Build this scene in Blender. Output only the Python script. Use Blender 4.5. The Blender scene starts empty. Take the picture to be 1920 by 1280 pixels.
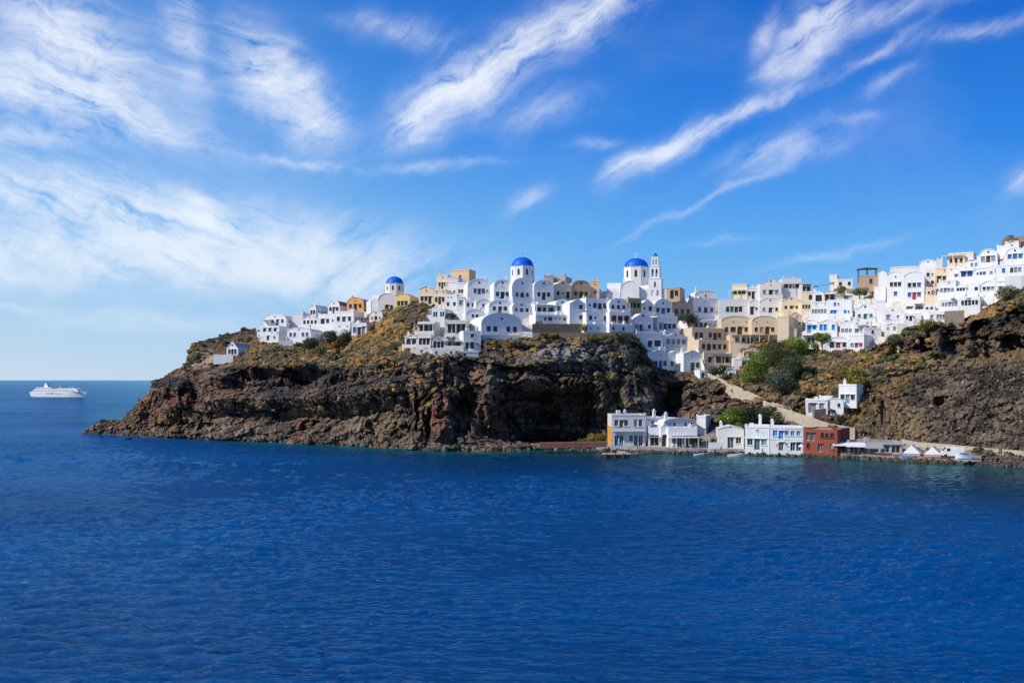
import bpy, bmesh, math, random
import numpy as np
from mathutils import Vector, Matrix
R = math.radians
C = bpy.context.scene.collection
random.seed(7)
rng = np.random.default_rng(11)

# ------------------------------------------------------------------ camera
F, CX, HY, CH = 1700.0, 960.0, 712.0, 18.7      # focal length in photo pixels, principal column, horizon row, eye height (m)
sc = bpy.context.scene
cam = bpy.data.objects.new('camera', bpy.data.cameras.new('camera'))
C.objects.link(cam); sc.camera = cam
cam.location = (0, 0, CH); cam.rotation_euler = (R(90), 0, 0)
cam.data.sensor_width = 36.0; cam.data.lens = 36.0 * F / 1920.0
cam.data.shift_y = (HY - 640.0) / 1920.0
cam.data.clip_start = 0.5; cam.data.clip_end = 40000.0
sc.view_settings.view_transform = 'Standard'; sc.view_settings.look = 'None'
sc.view_settings.gamma = 1.0; sc.view_settings.exposure = 0.2

# ------------------------------------------------------------------ sun
SUN_AZ, SUN_EL = R(67), R(37)                   # azimuth to the left of the view axis, behind the viewer
sun_dir = Vector((-math.sin(SUN_AZ)*math.cos(SUN_EL), -math.cos(SUN_AZ)*math.cos(SUN_EL), math.sin(SUN_EL)))
sl = bpy.data.lights.new('sun', 'SUN'); sl.energy = 3.85; sl.angle = R(0.5); sl.color = (1.0, 0.94, 0.85)
so = bpy.data.objects.new('sun', sl); C.objects.link(so)
so.rotation_euler = sun_dir.to_track_quat('Z', 'Y').to_euler()

# ------------------------------------------------------------------ node helper
class NT:
    def __init__(s, tree): s.t = tree; s.n = tree.nodes; s.l = tree.links
    def put(s, sock, v):
        if v is None: return
        if hasattr(v, 'is_output') or hasattr(v, 'links'): s.l.new(v, sock)
        else: sock.default_value = v
    def m(s, op, a, b=None, c=None, clamp=False):
        n = s.n.new('ShaderNodeMath'); n.operation = op; n.use_clamp = clamp
        s.put(n.inputs[0], a); s.put(n.inputs[1], b); s.put(n.inputs[2], c); return n.outputs[0]
    def vm(s, op, a, b=None):
        n = s.n.new('ShaderNodeVectorMath'); n.operation = op
        s.put(n.inputs[0], a); s.put(n.inputs[1], b); return n.outputs[0]
    def xyz(s, x=0.0, y=0.0, z=0.0):
        n = s.n.new('ShaderNodeCombineXYZ'); s.put(n.inputs[0], x); s.put(n.inputs[1], y); s.put(n.inputs[2], z); return n.outputs[0]
    def sep(s, v):
        n = s.n.new('ShaderNodeSeparateXYZ'); s.l.new(v, n.inputs[0]); return n.outputs
    def noise(s, v, scale, detail=4, rough=0.55, dist=0.0, col=False):
        n = s.n.new('ShaderNodeTexNoise'); s.put(n.inputs['Vector'], v); n.inputs['Scale'].default_value = scale
        n.inputs['Detail'].default_value = detail; n.inputs['Roughness'].default_value = rough; n.inputs['Distortion'].default_value = dist
        return n.outputs['Color' if col else 'Fac']
    def ramp(s, f, stops, interp='LINEAR'):
        n = s.n.new('ShaderNodeValToRGB'); s.put(n.inputs[0], f); e = n.color_ramp.elements; n.color_ramp.interpolation = interp
        while len(e) < len(stops): e.new(0.5)
        for k, (p, c) in enumerate(stops):
            e[k].position = p; e[k].color = (c[0], c[1], c[2], 1) if hasattr(c, '__len__') else (c, c, c, 1)
        return n.outputs[0]
    def mix(s, f, a, b, mode='MIX'):
        n = s.n.new('ShaderNodeMix'); n.data_type = 'RGBA'; n.blend_type = mode
        s.put(n.inputs[0], f)
        for k, v in ((6, a), (7, b)):
            if isinstance(v, tuple): v = (v[0], v[1], v[2], 1)
            s.put(n.inputs[k], v)
        return n.outputs[2]
    def smooth(s, x, lo, hi):
        n = s.n.new('ShaderNodeMapRange'); n.interpolation_type = 'SMOOTHSTEP'; s.put(n.inputs[0], x)
        n.inputs[1].default_value = lo; n.inputs[2].default_value = hi; return n.outputs[0]

# ------------------------------------------------------------------ sky (world) : Nishita base, graded to the deep polarised blue, cirrus by direction
w = bpy.data.worlds.new('World'); sc.world = w; w.use_nodes = True
T = NT(w.node_tree); T.n.clear()
out = T.n.new('ShaderNodeOutputWorld'); bg = T.n.new('ShaderNodeBackground'); T.l.new(bg.outputs[0], out.inputs[0])
bg.inputs['Strength'].default_value = 0.1
sky = T.n.new('ShaderNodeTexSky'); sky.sky_type = 'NISHITA'; sky.sun_disc = False
sky.sun_elevation = SUN_EL; sky.sun_rotation = math.atan2(sun_dir.x, sun_dir.y)
tc = T.n.new('ShaderNodeTexCoord'); dx, dy, dz = T.sep(tc.outputs['Generated'])
ay = T.m('MAXIMUM', T.m('ABSOLUTE', dy), 0.06)
U = T.m('DIVIDE', dx, ay); V = T.m('DIVIDE', dz, ay)
# elevation grade (values = scene radiance, x10 because strength is 0.1)
def c10(r, g, b): return (r, g, b)
grR = T.ramp(V, [(0.0, (0.36, 0.60, 0.83)), (0.06, (0.22, 0.50, 0.84)), (0.15, (0.115, 0.40, 0.85)), (0.27, (0.022, 0.22, 0.76)), (0.42, (0.006, 0.135, 0.60)), (0.8, (0.006, 0.09, 0.42))])
grL = T.ramp(V, [(0.0, (0.60, 0.72, 0.84)), (0.05, (0.46, 0.66, 0.86)), (0.15, (0.28, 0.55, 0.88)), (0.27, (0.12, 0.38, 0.82)), (0.42, (0.05, 0.25, 0.70)), (0.8, (0.03, 0.16, 0.55))])
grade = T.mix(T.smooth(U, -0.65, 0.25), grL, grR)
grade10 = T.vm('SCALE', grade); T.n[-1].inputs['Scale'].default_value = 9.1
nish = T.mix(1.0, sky.outputs[0], (0.55, 0.85, 1.25), 'MULTIPLY')
base = T.mix(0.08, grade10, nish)
# cirrus : (px, py, half length px, half width px, angle deg (up to the right +), amount)
wv = T.noise(T.xyz(U, V), 5.0, 4, 0.6, col=True)
wv = T.vm('SUBTRACT', wv, (0.5, 0.5, 0.5)); wv = T.vm('SCALE', wv); T.n[-1].inputs['Scale'].default_value = 0.062
wf = T.noise(T.xyz(U, V), 22.0, 3, 0.6, col=True)
wf = T.vm('SUBTRACT', wf, (0.5, 0.5, 0.5)); wf = T.vm('SCALE', wf); T.n[-1].inputs['Scale'].default_value = 0.020
UV = T.vm('ADD', T.vm('ADD', T.xyz(U, V), wv), wf)
CL = [
 (150, 85, 170, 85, -38, 1.7), (30, 165, 150, 60, -20, 1.3), (230, 215, 230, 36, -22, 0.7),
 (345, 80, 120, 34, -75, 0.7), (520, 165, 125, 62, -52, 1.7), (575, 235, 70, 45, -40, 0.55),
 (560, 318, 95, 9, -7, 0.55), (372, 372, 55, 13, -24, 0.6),
 (1000, 85, 190, 44, 31, 1.1), (850, 172, 115, 48, 36, 1.7), (790, 235, 50, 30, 40, .7), (1110, 22, 110, 26, 26, .8), (1020, 205, 90, 30, 20, 0.4), (740, 55, 110, 24, -12, 0.45),
 (820, 318, 110, 12, 4, 0.35), (990, 380, 40, 18, 25, 0.55),
 (1530, 52, 100, 38, 52, 1.5), (1445, 122, 50, 20, 40, 0.7), (1430, 60, 50, 17, 60, 0.6), (1640, 22, 170, 22, 14, 0.55), (1810, 62, 150, 16, 8, 0.4), (1660, 80, 110, 14, 30, .35),
 (1385, 214, 125, 14, 24, 1.4), (1250, 280, 90, 24, 28, 1.2), (1170, 318, 40, 20, 40, 0.7), (1120, 268, 40, 10, 0, .4), (1470, 285, 115, 30, 20, 0.6), (1330, 380, 190, 8, 24, 0.28),
 (1680, 148, 50, 16, 25, 0.4), (1600, 215, 50, 13, 4, 0.35), (1915, 345, 36, 20, 40, 0.6), (1570, 475, 130, 9, 14, 0.3),
 (170, 385, 420, 60, -10, 1.15), (120, 480, 560, 50, -5, 1.1), (450, 450, 330, 58, -7, 1.0), (620, 520, 330, 48, -9, 0.5),
 (60, 265, 170, 22, 2, 0.55), (330, 610, 170, 22, -3, 0.4), (0, 555, 120, 10, -8, 0.45), (140, 590, 90, 14, 0, 0.2), (1360, 458, 60, 6, 2, 0.2)]
tot = None
for (px, py, la, lb, ang, am) in CL:
    mp = T.n.new('ShaderNodeMapping'); mp.vector_type = 'TEXTURE'
    T.l.new(UV, mp.inputs['Vector'])
    mp.inputs['Location'].default_value = ((px-CX)/F, (HY-py)/F, 0); mp.inputs['Rotation'].default_value = (0, 0, R(ang))
    mp.inputs['Scale'].default_value = (la/F, lb/F, 1)
    ln = T.n.new('ShaderNodeVectorMath'); ln.operation = 'LENGTH'; T.l.new(mp.outputs[0], ln.inputs[0])
    g = T.m('MULTIPLY', T.m('POWER', 2.718, T.m('MULTIPLY', T.m('POWER', ln.outputs['Value'], 1.9), -1.25)), am)
    tot = g if tot is None else T.m('ADD', tot, g)
def streak(ang, sx, sy, det, ro, dist):
    mp = T.n.new('ShaderNodeMapping'); mp.vector_type = 'TEXTURE'; T.l.new(UV, mp.inputs['Vector'])
    mp.inputs['Rotation'].default_value = (0, 0, R(ang)); mp.inputs['Scale'].default_value = (sx, sy, 1)
    return T.noise(mp.outputs[0], 1.0, det, ro, dist)
sR = streak(33, 0.15, 0.026, 9, 0.66, 0.5); sL = streak(-20, 0.16, 0.030, 9, 0.66, 0.6)
st = T.m('ADD', T.m('MULTIPLY', sR, T.smooth(U, -0.32, -0.12)), T.m('MULTIPLY', sL, T.m('SUBTRACT', 1.0, T.smooth(U, -0.32, -0.12))))
fl = T.noise(UV, 12.0, 10, 0.66, 0.35)
tex = T.m('ADD', T.m('MULTIPLY', T.m('SUBTRACT', st, 0.5), 2.7), T.m('MULTIPLY', T.m('SUBTRACT', fl, 0.5), 2.0))
tex = T.m('MAXIMUM', T.m('ADD', tex, 0.55), 0.0)
dens = T.m('MULTIPLY', T.m('MINIMUM', tot, 1.5), tex)
veil = T.m('MULTIPLY', T.smooth(T.noise(UV, 2.6, 5, 0.55, 0.3), 0.45, 0.8), 0.10)
dens = T.m('ADD', dens, veil)
dens = T.m('SUBTRACT', 1.0, T.m('POWER', 2.718, T.m('MULTIPLY', dens, -1.2)))
dens = T.m('MULTIPLY', dens, T.smooth(V, 0.0, 0.06), clamp=True)
ccol = T.mix(T.smooth(V, 0.03, 0.25), (7.0, 7.6, 8.3), (8.3, 8.6, 9.0))
full = T.mix(dens, base, ccol)
low = T.smooth(dz, -0.02, 0.0)                       # below the horizon: sea-dark
full = T.mix(low, (0.4, 1.2, 2.8), full)
T.l.new(full, bg.inputs['Color'])

# ------------------------------------------------------------------ materials
MATS = {}
def mat(name, col, rough=0.8, bump=0.0, bscale=1.0, vary=0.12, vscale=0.6, spec=0.3, metal=0.0, streak=False):
    if name in MATS: return MATS[name]
    m = bpy.data.materials.new(name); m.use_nodes = True; t = NT(m.node_tree)
    b = m.node_tree.nodes['Principled BSDF']; MATS[name] = m
    tc = t.n.new('ShaderNodeTexCoord'); geo = t.n.new('ShaderNodeNewGeometry'); P = geo.outputs['Position']
    n1 = t.noise(P, vscale, 5, 0.6); n2 = t.noise(P, vscale*7, 4, 0.6)
    f = t.m('ADD', t.m('MULTIPLY', n1, 0.65), t.m('MULTIPLY', n2, 0.35))
    if streak:   # rain streaks and patched limewash
        sv = t.vm('MULTIPLY', P, (1.6, 1.6, .16)); f = t.m('ADD', t.m('MULTIPLY', f, .6), t.m('MULTIPLY', t.noise(sv, 1.0, 5, .65), .4))
    dark = tuple(max(0.0, c*(1-vary*2.0)) for c in col); light = tuple(min(0.95, c*(1+vary*0.9)) for c in col)
    t.l.new(t.ramp(f, [(0.3, dark), (0.5, col), (0.72, light)]), b.inputs['Base Color'])
    b.inputs['Roughness'].default_value = rough; b.inputs['Specular IOR Level'].default_value = spec; b.inputs['Metallic'].default_value = metal
    if bump:
        bn = t.n.new('ShaderNodeBump'); bn.inputs['Strength'].default_value = bump; bn.inputs['Distance'].default_value = 0.1
        t.l.new(t.noise(P, bscale, 5, 0.6), bn.inputs['Height']); t.l.new(bn.outputs[0], b.inputs['Normal'])
    return m
def vcol_mat(name, rough=0.95, bump=0.6, bscale=2.0, dist=0.25, spec=0.15, sheen=False):
    m = bpy.data.materials.new(name); m.use_nodes = True; t = NT(m.node_tree); b = m.node_tree.nodes['Principled BSDF']
    at = t.n.new('ShaderNodeAttribute'); at.attribute_name = 'Col'; geo = t.n.new('ShaderNodeNewGeometry'); P = geo.outputs['Position']
    f = t.m('ADD', t.m('MULTIPLY', t.noise(P, 0.9, 6, 0.65), 0.5), t.m('MULTIPLY', t.noise(P, 5.0, 4, 0.6), 0.5))
    t.l.new(t.mix(1.0, at.outputs['Color'], t.ramp(f, [(0.32, 0.5), (0.5, 0.95), (0.68, 1.7)]), 'MULTIPLY'), b.inputs['Base Color'])
    b.inputs['Roughness'].default_value = rough; b.inputs['Specular IOR Level'].default_value = spec
    if bump:
        bn = t.n.new('ShaderNodeBump'); bn.inputs['Strength'].default_value = bump; bn.inputs['Distance'].default_value = dist
        vo = t.n.new('ShaderNodeTexVoronoi'); vo.inputs['Scale'].default_value = bscale*0.6; t.l.new(P, vo.inputs['Vector'])
        hgt = t.m('ADD', t.noise(P, bscale, 8, 0.7), t.m('MULTIPLY', vo.outputs['Distance'], 0.5))
        t.l.new(hgt, bn.inputs['Height']); t.l.new(bn.outputs[0], b.inputs['Normal'])
    return m

# ------------------------------------------------------------------ numpy noise
def _h(ix, iy, iz, s):
    n = (ix*374761393 + iy*668265263 + iz*2147483647 + s*1274126177) & 0xffffffff
    n = ((n ^ (n >> 13)) * 1274126177) & 0xffffffff
    n = ((n ^ (n >> 16)) * 2246822519) & 0xffffffff
    return ((n ^ (n >> 15)) & 0xffffff) / 8388607.5 - 1.0
def vnoise(P, s=0):
    I = np.floor(P).astype(np.int64); f = P - I; u = f*f*f*(f*(f*6-15)+10)
    r = 0
    for a in (0, 1):
        for b in (0, 1):
            for c in (0, 1):
                wgt = (u[..., 0] if a else 1-u[..., 0])*(u[..., 1] if b else 1-u[..., 1])*(u[..., 2] if c else 1-u[..., 2])
                r = r + wgt*_h(I[..., 0]+a, I[..., 1]+b, I[..., 2]+c, s)
    return r
def fbm(P, f, octv=4, s=0, g=0.5):
    r, a, q = 0, 1.0, 0
    for k in range(octv):
        r = r + a*vnoise(P*f, s+k*17); q += a; a *= g; f = f*2.03
    return r/q*1.6
def ridged(P, f, octv=4, s=0, g=0.5):
    r, a, q = 0, 1.0, 0
    for k in range(octv):
        r = r + a*(1-2*np.abs(vnoise(P*f, s+k*13))); q += a; a *= g; f = f*2.1
    return r/q

# ------------------------------------------------------------------ object helpers
def tag(o, label=None, cat=None, group=None, kind=None):
    if label: o['label'] = label
    if cat: o['category'] = cat
    if group: o['group'] = group
    if kind: o['kind'] = kind
    return o
def mesh_obj(name, verts, faces, mats, parent=None, smooth=False, mi=None, loc=None):
    me = bpy.data.meshes.new(name); me.from_pydata([tuple(v) for v in verts], [], faces)
    for m in (mats if isinstance(mats, (list, tuple)) else [mats]): me.materials.append(m)
    if mi is not None: me.polygons.foreach_set('material_index', mi)
    if smooth: me.polygons.foreach_set('use_smooth', [True]*len(me.polygons))
    me.update()
    o = bpy.data.objects.new(name, me); C.objects.link(o)
    if parent is not None: o.parent = parent
    if loc is not None: o.location = loc
    return o
def empty(name, loc=(0, 0, 0), rz=0.0):
    o = bpy.data.objects.new(name, None); o.empty_display_size = 0.5; C.objects.link(o)
    o.location = loc; o.rotation_euler = (0, 0, rz); return o
class MB:
    """collects shapes into one mesh"""
    def __init__(s): s.v = []; s.f = []
    def add(s, vs, fs):
        k = len(s.v); s.v += [tuple(v) for v in vs]; s.f += [tuple(i+k for i in f) for f in fs]; return s
    def box(s, x0, x1, y0, y1, z0, z1):
        vs = [(x, y, z) for z in (z0, z1) for y in (y0, y1) for x in (x0, x1)]
        return s.add(vs, [(0, 2, 3, 1), (4, 5, 7, 6), (0, 1, 5, 4), (1, 3, 7, 5), (3, 2, 6, 7), (2, 0, 4, 6)])
    def prism(s, poly, z0, z1):
        """poly: list of (x,y) counter-clockwise"""
        n = len(poly)
        vs = [(x, y, z0) for x, y in poly] + [(x, y, z1) for x, y in poly]
        return s.add(vs, [tuple(range(n-1, -1, -1)), tuple(range(n, 2*n))] + [(i, (i+1) % n, n+(i+1) % n, n+i) for i in range(n)])
    def extr(s, poly, y0, y1):
        """poly in (x,z), extruded along y"""
        n = len(poly)
        vs = [(x, y0, z) for x, z in poly] + [(x, y1, z) for x, z in poly]
        return s.add(vs, [tuple(range(n)), tuple(range(2*n-1, n-1, -1))] + [(i, n+i, n+(i+1) % n, (i+1) % n) for i in range(n)])
    def bar(s, a, b, r, n=6, r2=None):
        a = Vector(a); b = Vector(b); d = (b-a).normalized(); q = d.to_track_quat('Z', 'Y'); r2 = r if r2 is None else r2
        vs = [a + q @ Vector((r*math.cos(t), r*math.sin(t), 0)) for t in [2*math.pi*i/n for i in range(n)]]
        vs += [b + q @ Vector((r2*math.cos(t), r2*math.sin(t), 0)) for t in [2*math.pi*i/n for i in range(n)]]
        return s.add(vs, [tuple(range(n-1, -1, -1)), tuple(range(n, 2*n))] + [(i, (i+1) % n, n+(i+1) % n, n+i) for i in range(n)])
    def lathe(s, prof, cx=0, cy=0, n=20, cap=True):
        """prof: list of (r,z) bottom to top"""
        k = len(s.v)
        vs = []
        for r, z in prof:
            vs += [(cx+r*math.cos(2*math.pi*i/n), cy+r*math.sin(2*math.pi*i/n), z) for i in range(n)]
        fs = []
        for j in range(len(prof)-1):
            for i in range(n):
                fs.append((j*n+i, j*n+(i+1) % n, (j+1)*n+(i+1) % n, (j+1)*n+i))
        if cap: fs += [tuple(range(n-1, -1, -1)), tuple(range((len(prof)-1)*n, len(prof)*n))]
        return s.add(vs, fs)
    def build(s, name, m, parent=None, smooth=False, loc=None): return mesh_obj(name, s.v, s.f, m, parent, smooth, loc=loc)
# ------------------------------------------------------------------ lie of the land, surveyed from the viewpoint
WL = [(140, 813), (160, 813), (205, 815), (300, 820), (450, 826), (600, 833), (750, 840), (830, 845), (900, 847), (950, 846), (1000, 843), (1060, 843), (1140, 846), (1200, 850),
      (1340, 852), (1500, 856), (1600, 860), (1700, 866), (1800, 870), (1920, 876), (2200, 886), (2700, 886)]
def wl_row(px): return float(np.interp(px, [p[0] for p in WL], [p[1] for p in WL]))
def row_Y(py, z=0.0): return (CH - z)*F/(py - HY)
COLS = {  # column : nodes (row, distance) q foot / a / b / c cliff top / d / e brow of the ground
 150: [(820, 322), (820, 324), (820, 326), (820, 328), (820, 330), (820, 332)],
 165: [(811, 317), (810, 318), (809, 319), (808, 320), (807, 321), (806, 322)],
 203: [(808, 312), (802, 314), (796, 315), (791, 316), (788, 317), (785, 318)],
 224: [(810, 308), (804, 310), (799, 312), (795, 314), (792, 316), (789, 318)],
 240: [(812, 304), (803, 306), (794, 308), (785, 311), (779, 313), (774, 315)],
 266: [(813, 300), (801, 302), (783, 305), (765, 307), (754, 310), (746, 313)],
 282: [(814, 297), (800, 301), (775, 304), (755, 306), (743, 309), (735, 313)],
 288: [(815, 296), (800, 300), (770, 304), (740, 306), (722, 308), (713, 315)],
 310: [(816, 293), (798, 298), (765, 301), (735, 304), (715, 310), (706, 322)],
 350: [(818, 288), (795, 294), (762, 298), (725, 302), (698, 312), (686, 330)],
 358: [(818, 287), (793, 293), (762, 297), (725, 301), (690, 314), (649, 330)],
 400: [(821, 283), (790, 290), (755, 294), (715, 299), (685, 314), (632, 345)],
 450: [(823, 277), (790, 286), (750, 291), (700, 296), (668, 312), (620, 365)],
 500: [(824, 273), (790, 282), (745, 287), (682, 293), (640, 325), (612, 390)],
 550: [(826, 269), (792, 278), (745, 284), (680, 291), (641, 326), (603, 398)],
 600: [(828, 263), (785, 273), (735, 279), (682, 290), (636, 322), (590, 398)],
 650: [(831, 258), (780, 268), (728, 274), (690, 281), (625, 315), (580, 395)],
 700: [(833, 253), (778, 262), (725, 267), (683, 272), (612, 312), (576, 385)],
 750: [(836, 248), (780, 256), (722, 260), (674, 264), (590, 302), (572, 355)],
 800: [(838, 243), (785, 248), (722, 252), (673, 257), (578, 296), (560, 335)],
 840: [(840, 240), (800, 244), (725, 251), (676, 257), (600, 286), (545, 326)],
 870: [(840, 240), (815, 247), (730, 256), (680, 260), (600, 285), (538, 322)],
 920: [(838, 240), (812, 256), (716, 252), (655, 266), (592, 284), (534, 318)],
 960: [(836, 242), (826, 267), (716, 255), (638, 270), (590, 286), (532, 318)],
 1010: [(834, 245), (829, 271), (713, 255), (630, 271), (582, 288), (538, 320)],
 1100: [(834, 246), (829, 272), (712, 258), (628, 272), (580, 290), (545, 325)],
 1185: [(836, 240), (815, 262), (740, 268), (632, 272), (580, 292), (550, 328)],
 1215: [(838, 239), (812, 262), (745, 270), (680, 275), (600, 298), (553, 332)],
 1260: [(840, 238), (808, 262), (760, 276), (702, 282), (625, 302), (558, 338)],
 1320: [(840, 238), (800, 255), (755, 265), (712, 273), (640, 300), (562, 340)],
 1370: [(842, 236), (800, 248), (755, 258), (716, 268), (640, 297), (560, 338)],
 1450: [(845, 233), (795, 243), (752, 252), (725, 260), (648, 285), (552, 332)],
 1510: [(846, 231), (800, 238), (748, 247), (678, 262), (612, 284), (548, 325)],
 1580: [(848, 229), (805, 234), (745, 243), (664, 258), (600, 279), (545, 318)],
 1650: [(850, 224), (815, 229), (735, 240), (648, 255), (590, 274), (540, 310)],
 1700: [(852, 219), (820, 225), (735, 235), (622, 254), (570, 270), (520, 303)],
 1760: [(855, 214), (828, 219), (735, 230), (607, 250), (548, 266), (500, 296)],
 1850: [(862, 206), (845, 210), (740, 221), (592, 243), (525, 259), (482, 286)],
 1920: [(866, 201), (855, 204), (745, 214), (558, 238), (500, 252), (455, 278)],
 2050: [(872, 195), (860, 198), (740, 208), (540, 230), (480, 244), (430, 268)],
 2700: [(880, 190), (870, 194), (740, 204), (530, 224), (470, 238), (420, 260)],
 2200: [(880, 190), (870, 194), (740, 204), (530, 224), (470, 238), (420, 260)],
}
BAND = {  # cape face: talus / dark wall / ledge / dark wall  (a, b, b2, c)
 310: [(795, 299), (765, 298), (748, 303), (730, 304)], 350: [(786, 296), (752, 294.5), (735, 301), (712, 301)], 400: [(782, 292), (748, 290), (730, 298), (705, 297)],
 450: [(780, 289), (744, 286.5), (727, 295), (696, 293.5)], 500: [(782, 285), (748, 282.5), (722, 291), (684, 290)], 550: [(782, 281), (745, 278.5), (722, 288), (682, 287.5)],
 600: [(780, 276), (745, 273.5), (722, 284), (684, 286)], 650: [(778, 271), (742, 267.5), (715, 277), (690, 279)], 700: [(772, 265), (728, 261), (708, 268), (683, 270)], 750: [(770, 258), (724, 255), (702, 262), (676, 262)]}
_COL8 = {}
for p, nd_ in COLS.items():
    q_, a_, b_, c_, d_, e_ = nd_
    if p in BAND:
        a_, b_, b2_, c_ = BAND[p]; b_ = (b_[0], b_[1]-2.2); c_ = (c_[0], c_[1]-1.8); a_ = (a_[0], a_[1]+1.0)
    else: b2_ = ((b_[0]+c_[0])/2, (b_[1]+c_[1])/2)
    _COL8[p] = [(wl_row(p), row_Y(wl_row(p))), q_, a_, b_, b2_, c_, d_, e_]
_px = np.array(sorted(COLS)); _nodes = np.array([_COL8[p] for p in _px], float)   # (col, 8, 2)
def node_at(px):
    return np.stack([[np.interp(px, _px, _nodes[:, k, j]) for j in (0, 1)] for k in range(8)])
def ground_Y(px, py):
    """distance of the ground seen at photo column px, row py"""
    n = node_at(px); rows = n[:, 0][::-1]; ys = n[:, 1][::-1]
    if py >= rows[-1]: return float(ys[-1])
    if py <= rows[0]: return float(ys[0] + (rows[0]-py)*0.35)
    return float(np.interp(py, rows, ys))
def P3(px, py, Y): return Vector(((px-CX)/F*Y, Y, CH - (py-HY)/F*Y))
def pt(px, py, back=0.0): return P3(px, py, ground_Y(px, py)+back)

# hollows (column, row, half width, half height, depth m) and buttresses (negative depth) of the cliff
HOL = [(495, 702, 66, 12, 5), (575, 702, 38, 22, 7), (346, 742, 8, 20, 4), (369, 742, 8, 18, 4), (352, 803, 17, 15, 4), (384, 803, 15, 13, 4),
 (725, 682, 24, 9, 5), (580, 800, 20, 17, 5), (782, 772, 4, 42, 5), (804, 795, 5, 42, 4), (864, 782, 27, 40, 7), (885, 745, 30, 26, 5), (990, 772, 60, 40, 7), (1060, 765, 60, 42, 7), (1015, 735, 80, 22, 4), (1100, 742, 34, 22, 4),
 (892, 652, 16, 16, 5), (1060, 700, 80, 26, 5), (1262, 748, 20, 26, 8), (1245, 770, 22, 20, 5), (1306, 745, 20, 9, 5), (700, 800, 12, 16, 3), (950, 700, 40, 15, 5), (640, 662, 10, 24, 4),
 (1733, 642, 16, 22, 8), (1786, 635, 28, 28, 9), (1835, 620, 20, 20, 7), (1896, 642, 22, 16, 8), (1680, 655, 12, 10, 4), (1765, 750, 17, 9, 5), (1660, 775, 6, 26, 3), (1530, 705, 12, 14, 3), (1605, 775, 14, 9, 3), (1850, 655, 10, 16, 4),
 (815, 780, 10, 60, -4), (918, 730, 11, 70, -6), (1195, 740, 34, 45, -8), (300, 780, 30, 22, -2.5), (440, 800, 26, 22, -3), (745, 790, 34, 30, -2), (500, 760, 20, 30, -3), (1700, 640, 10, 28, -3), (1760, 640, 7, 26, -3), (1818, 640, 9, 24, -3), (1870, 630, 10, 26, -3),
 (930, 815, 70, 22, -3), (1330, 720, 22, 14, -3), (605, 740, 16, 40, -4)]
def cells(P, f, s=0):
    """angular block field: random step per cell with a tilted face, 3-D"""
    Q = P*f; I = np.floor(Q).astype(np.int64); best = np.full(Q.shape[:-1], 9.0); sec = best.copy(); val = np.zeros(Q.shape[:-1])
    for a in (-1, 0, 1):
        for b in (-1, 0, 1):
            for c in (-1, 0, 1):
                J = I + np.array([a, b, c]); j = [_h(J[..., 0], J[..., 1], J[..., 2], s+k) for k in range(6)]
                D = Q - (J + 0.5 + 0.42*np.stack(j[:3], -1)); dd = (D**2).sum(-1)
                v = j[3]*0.6 + (D[..., 0]*j[4] + D[..., 2]*j[5])*1.3
                cl = dd < best; sec = np.where(cl, best, np.minimum(sec, dd)); val = np.where(cl, v, val); best = np.where(cl, dd, best)
    return val, np.sqrt(sec)-np.sqrt(best)
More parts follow.
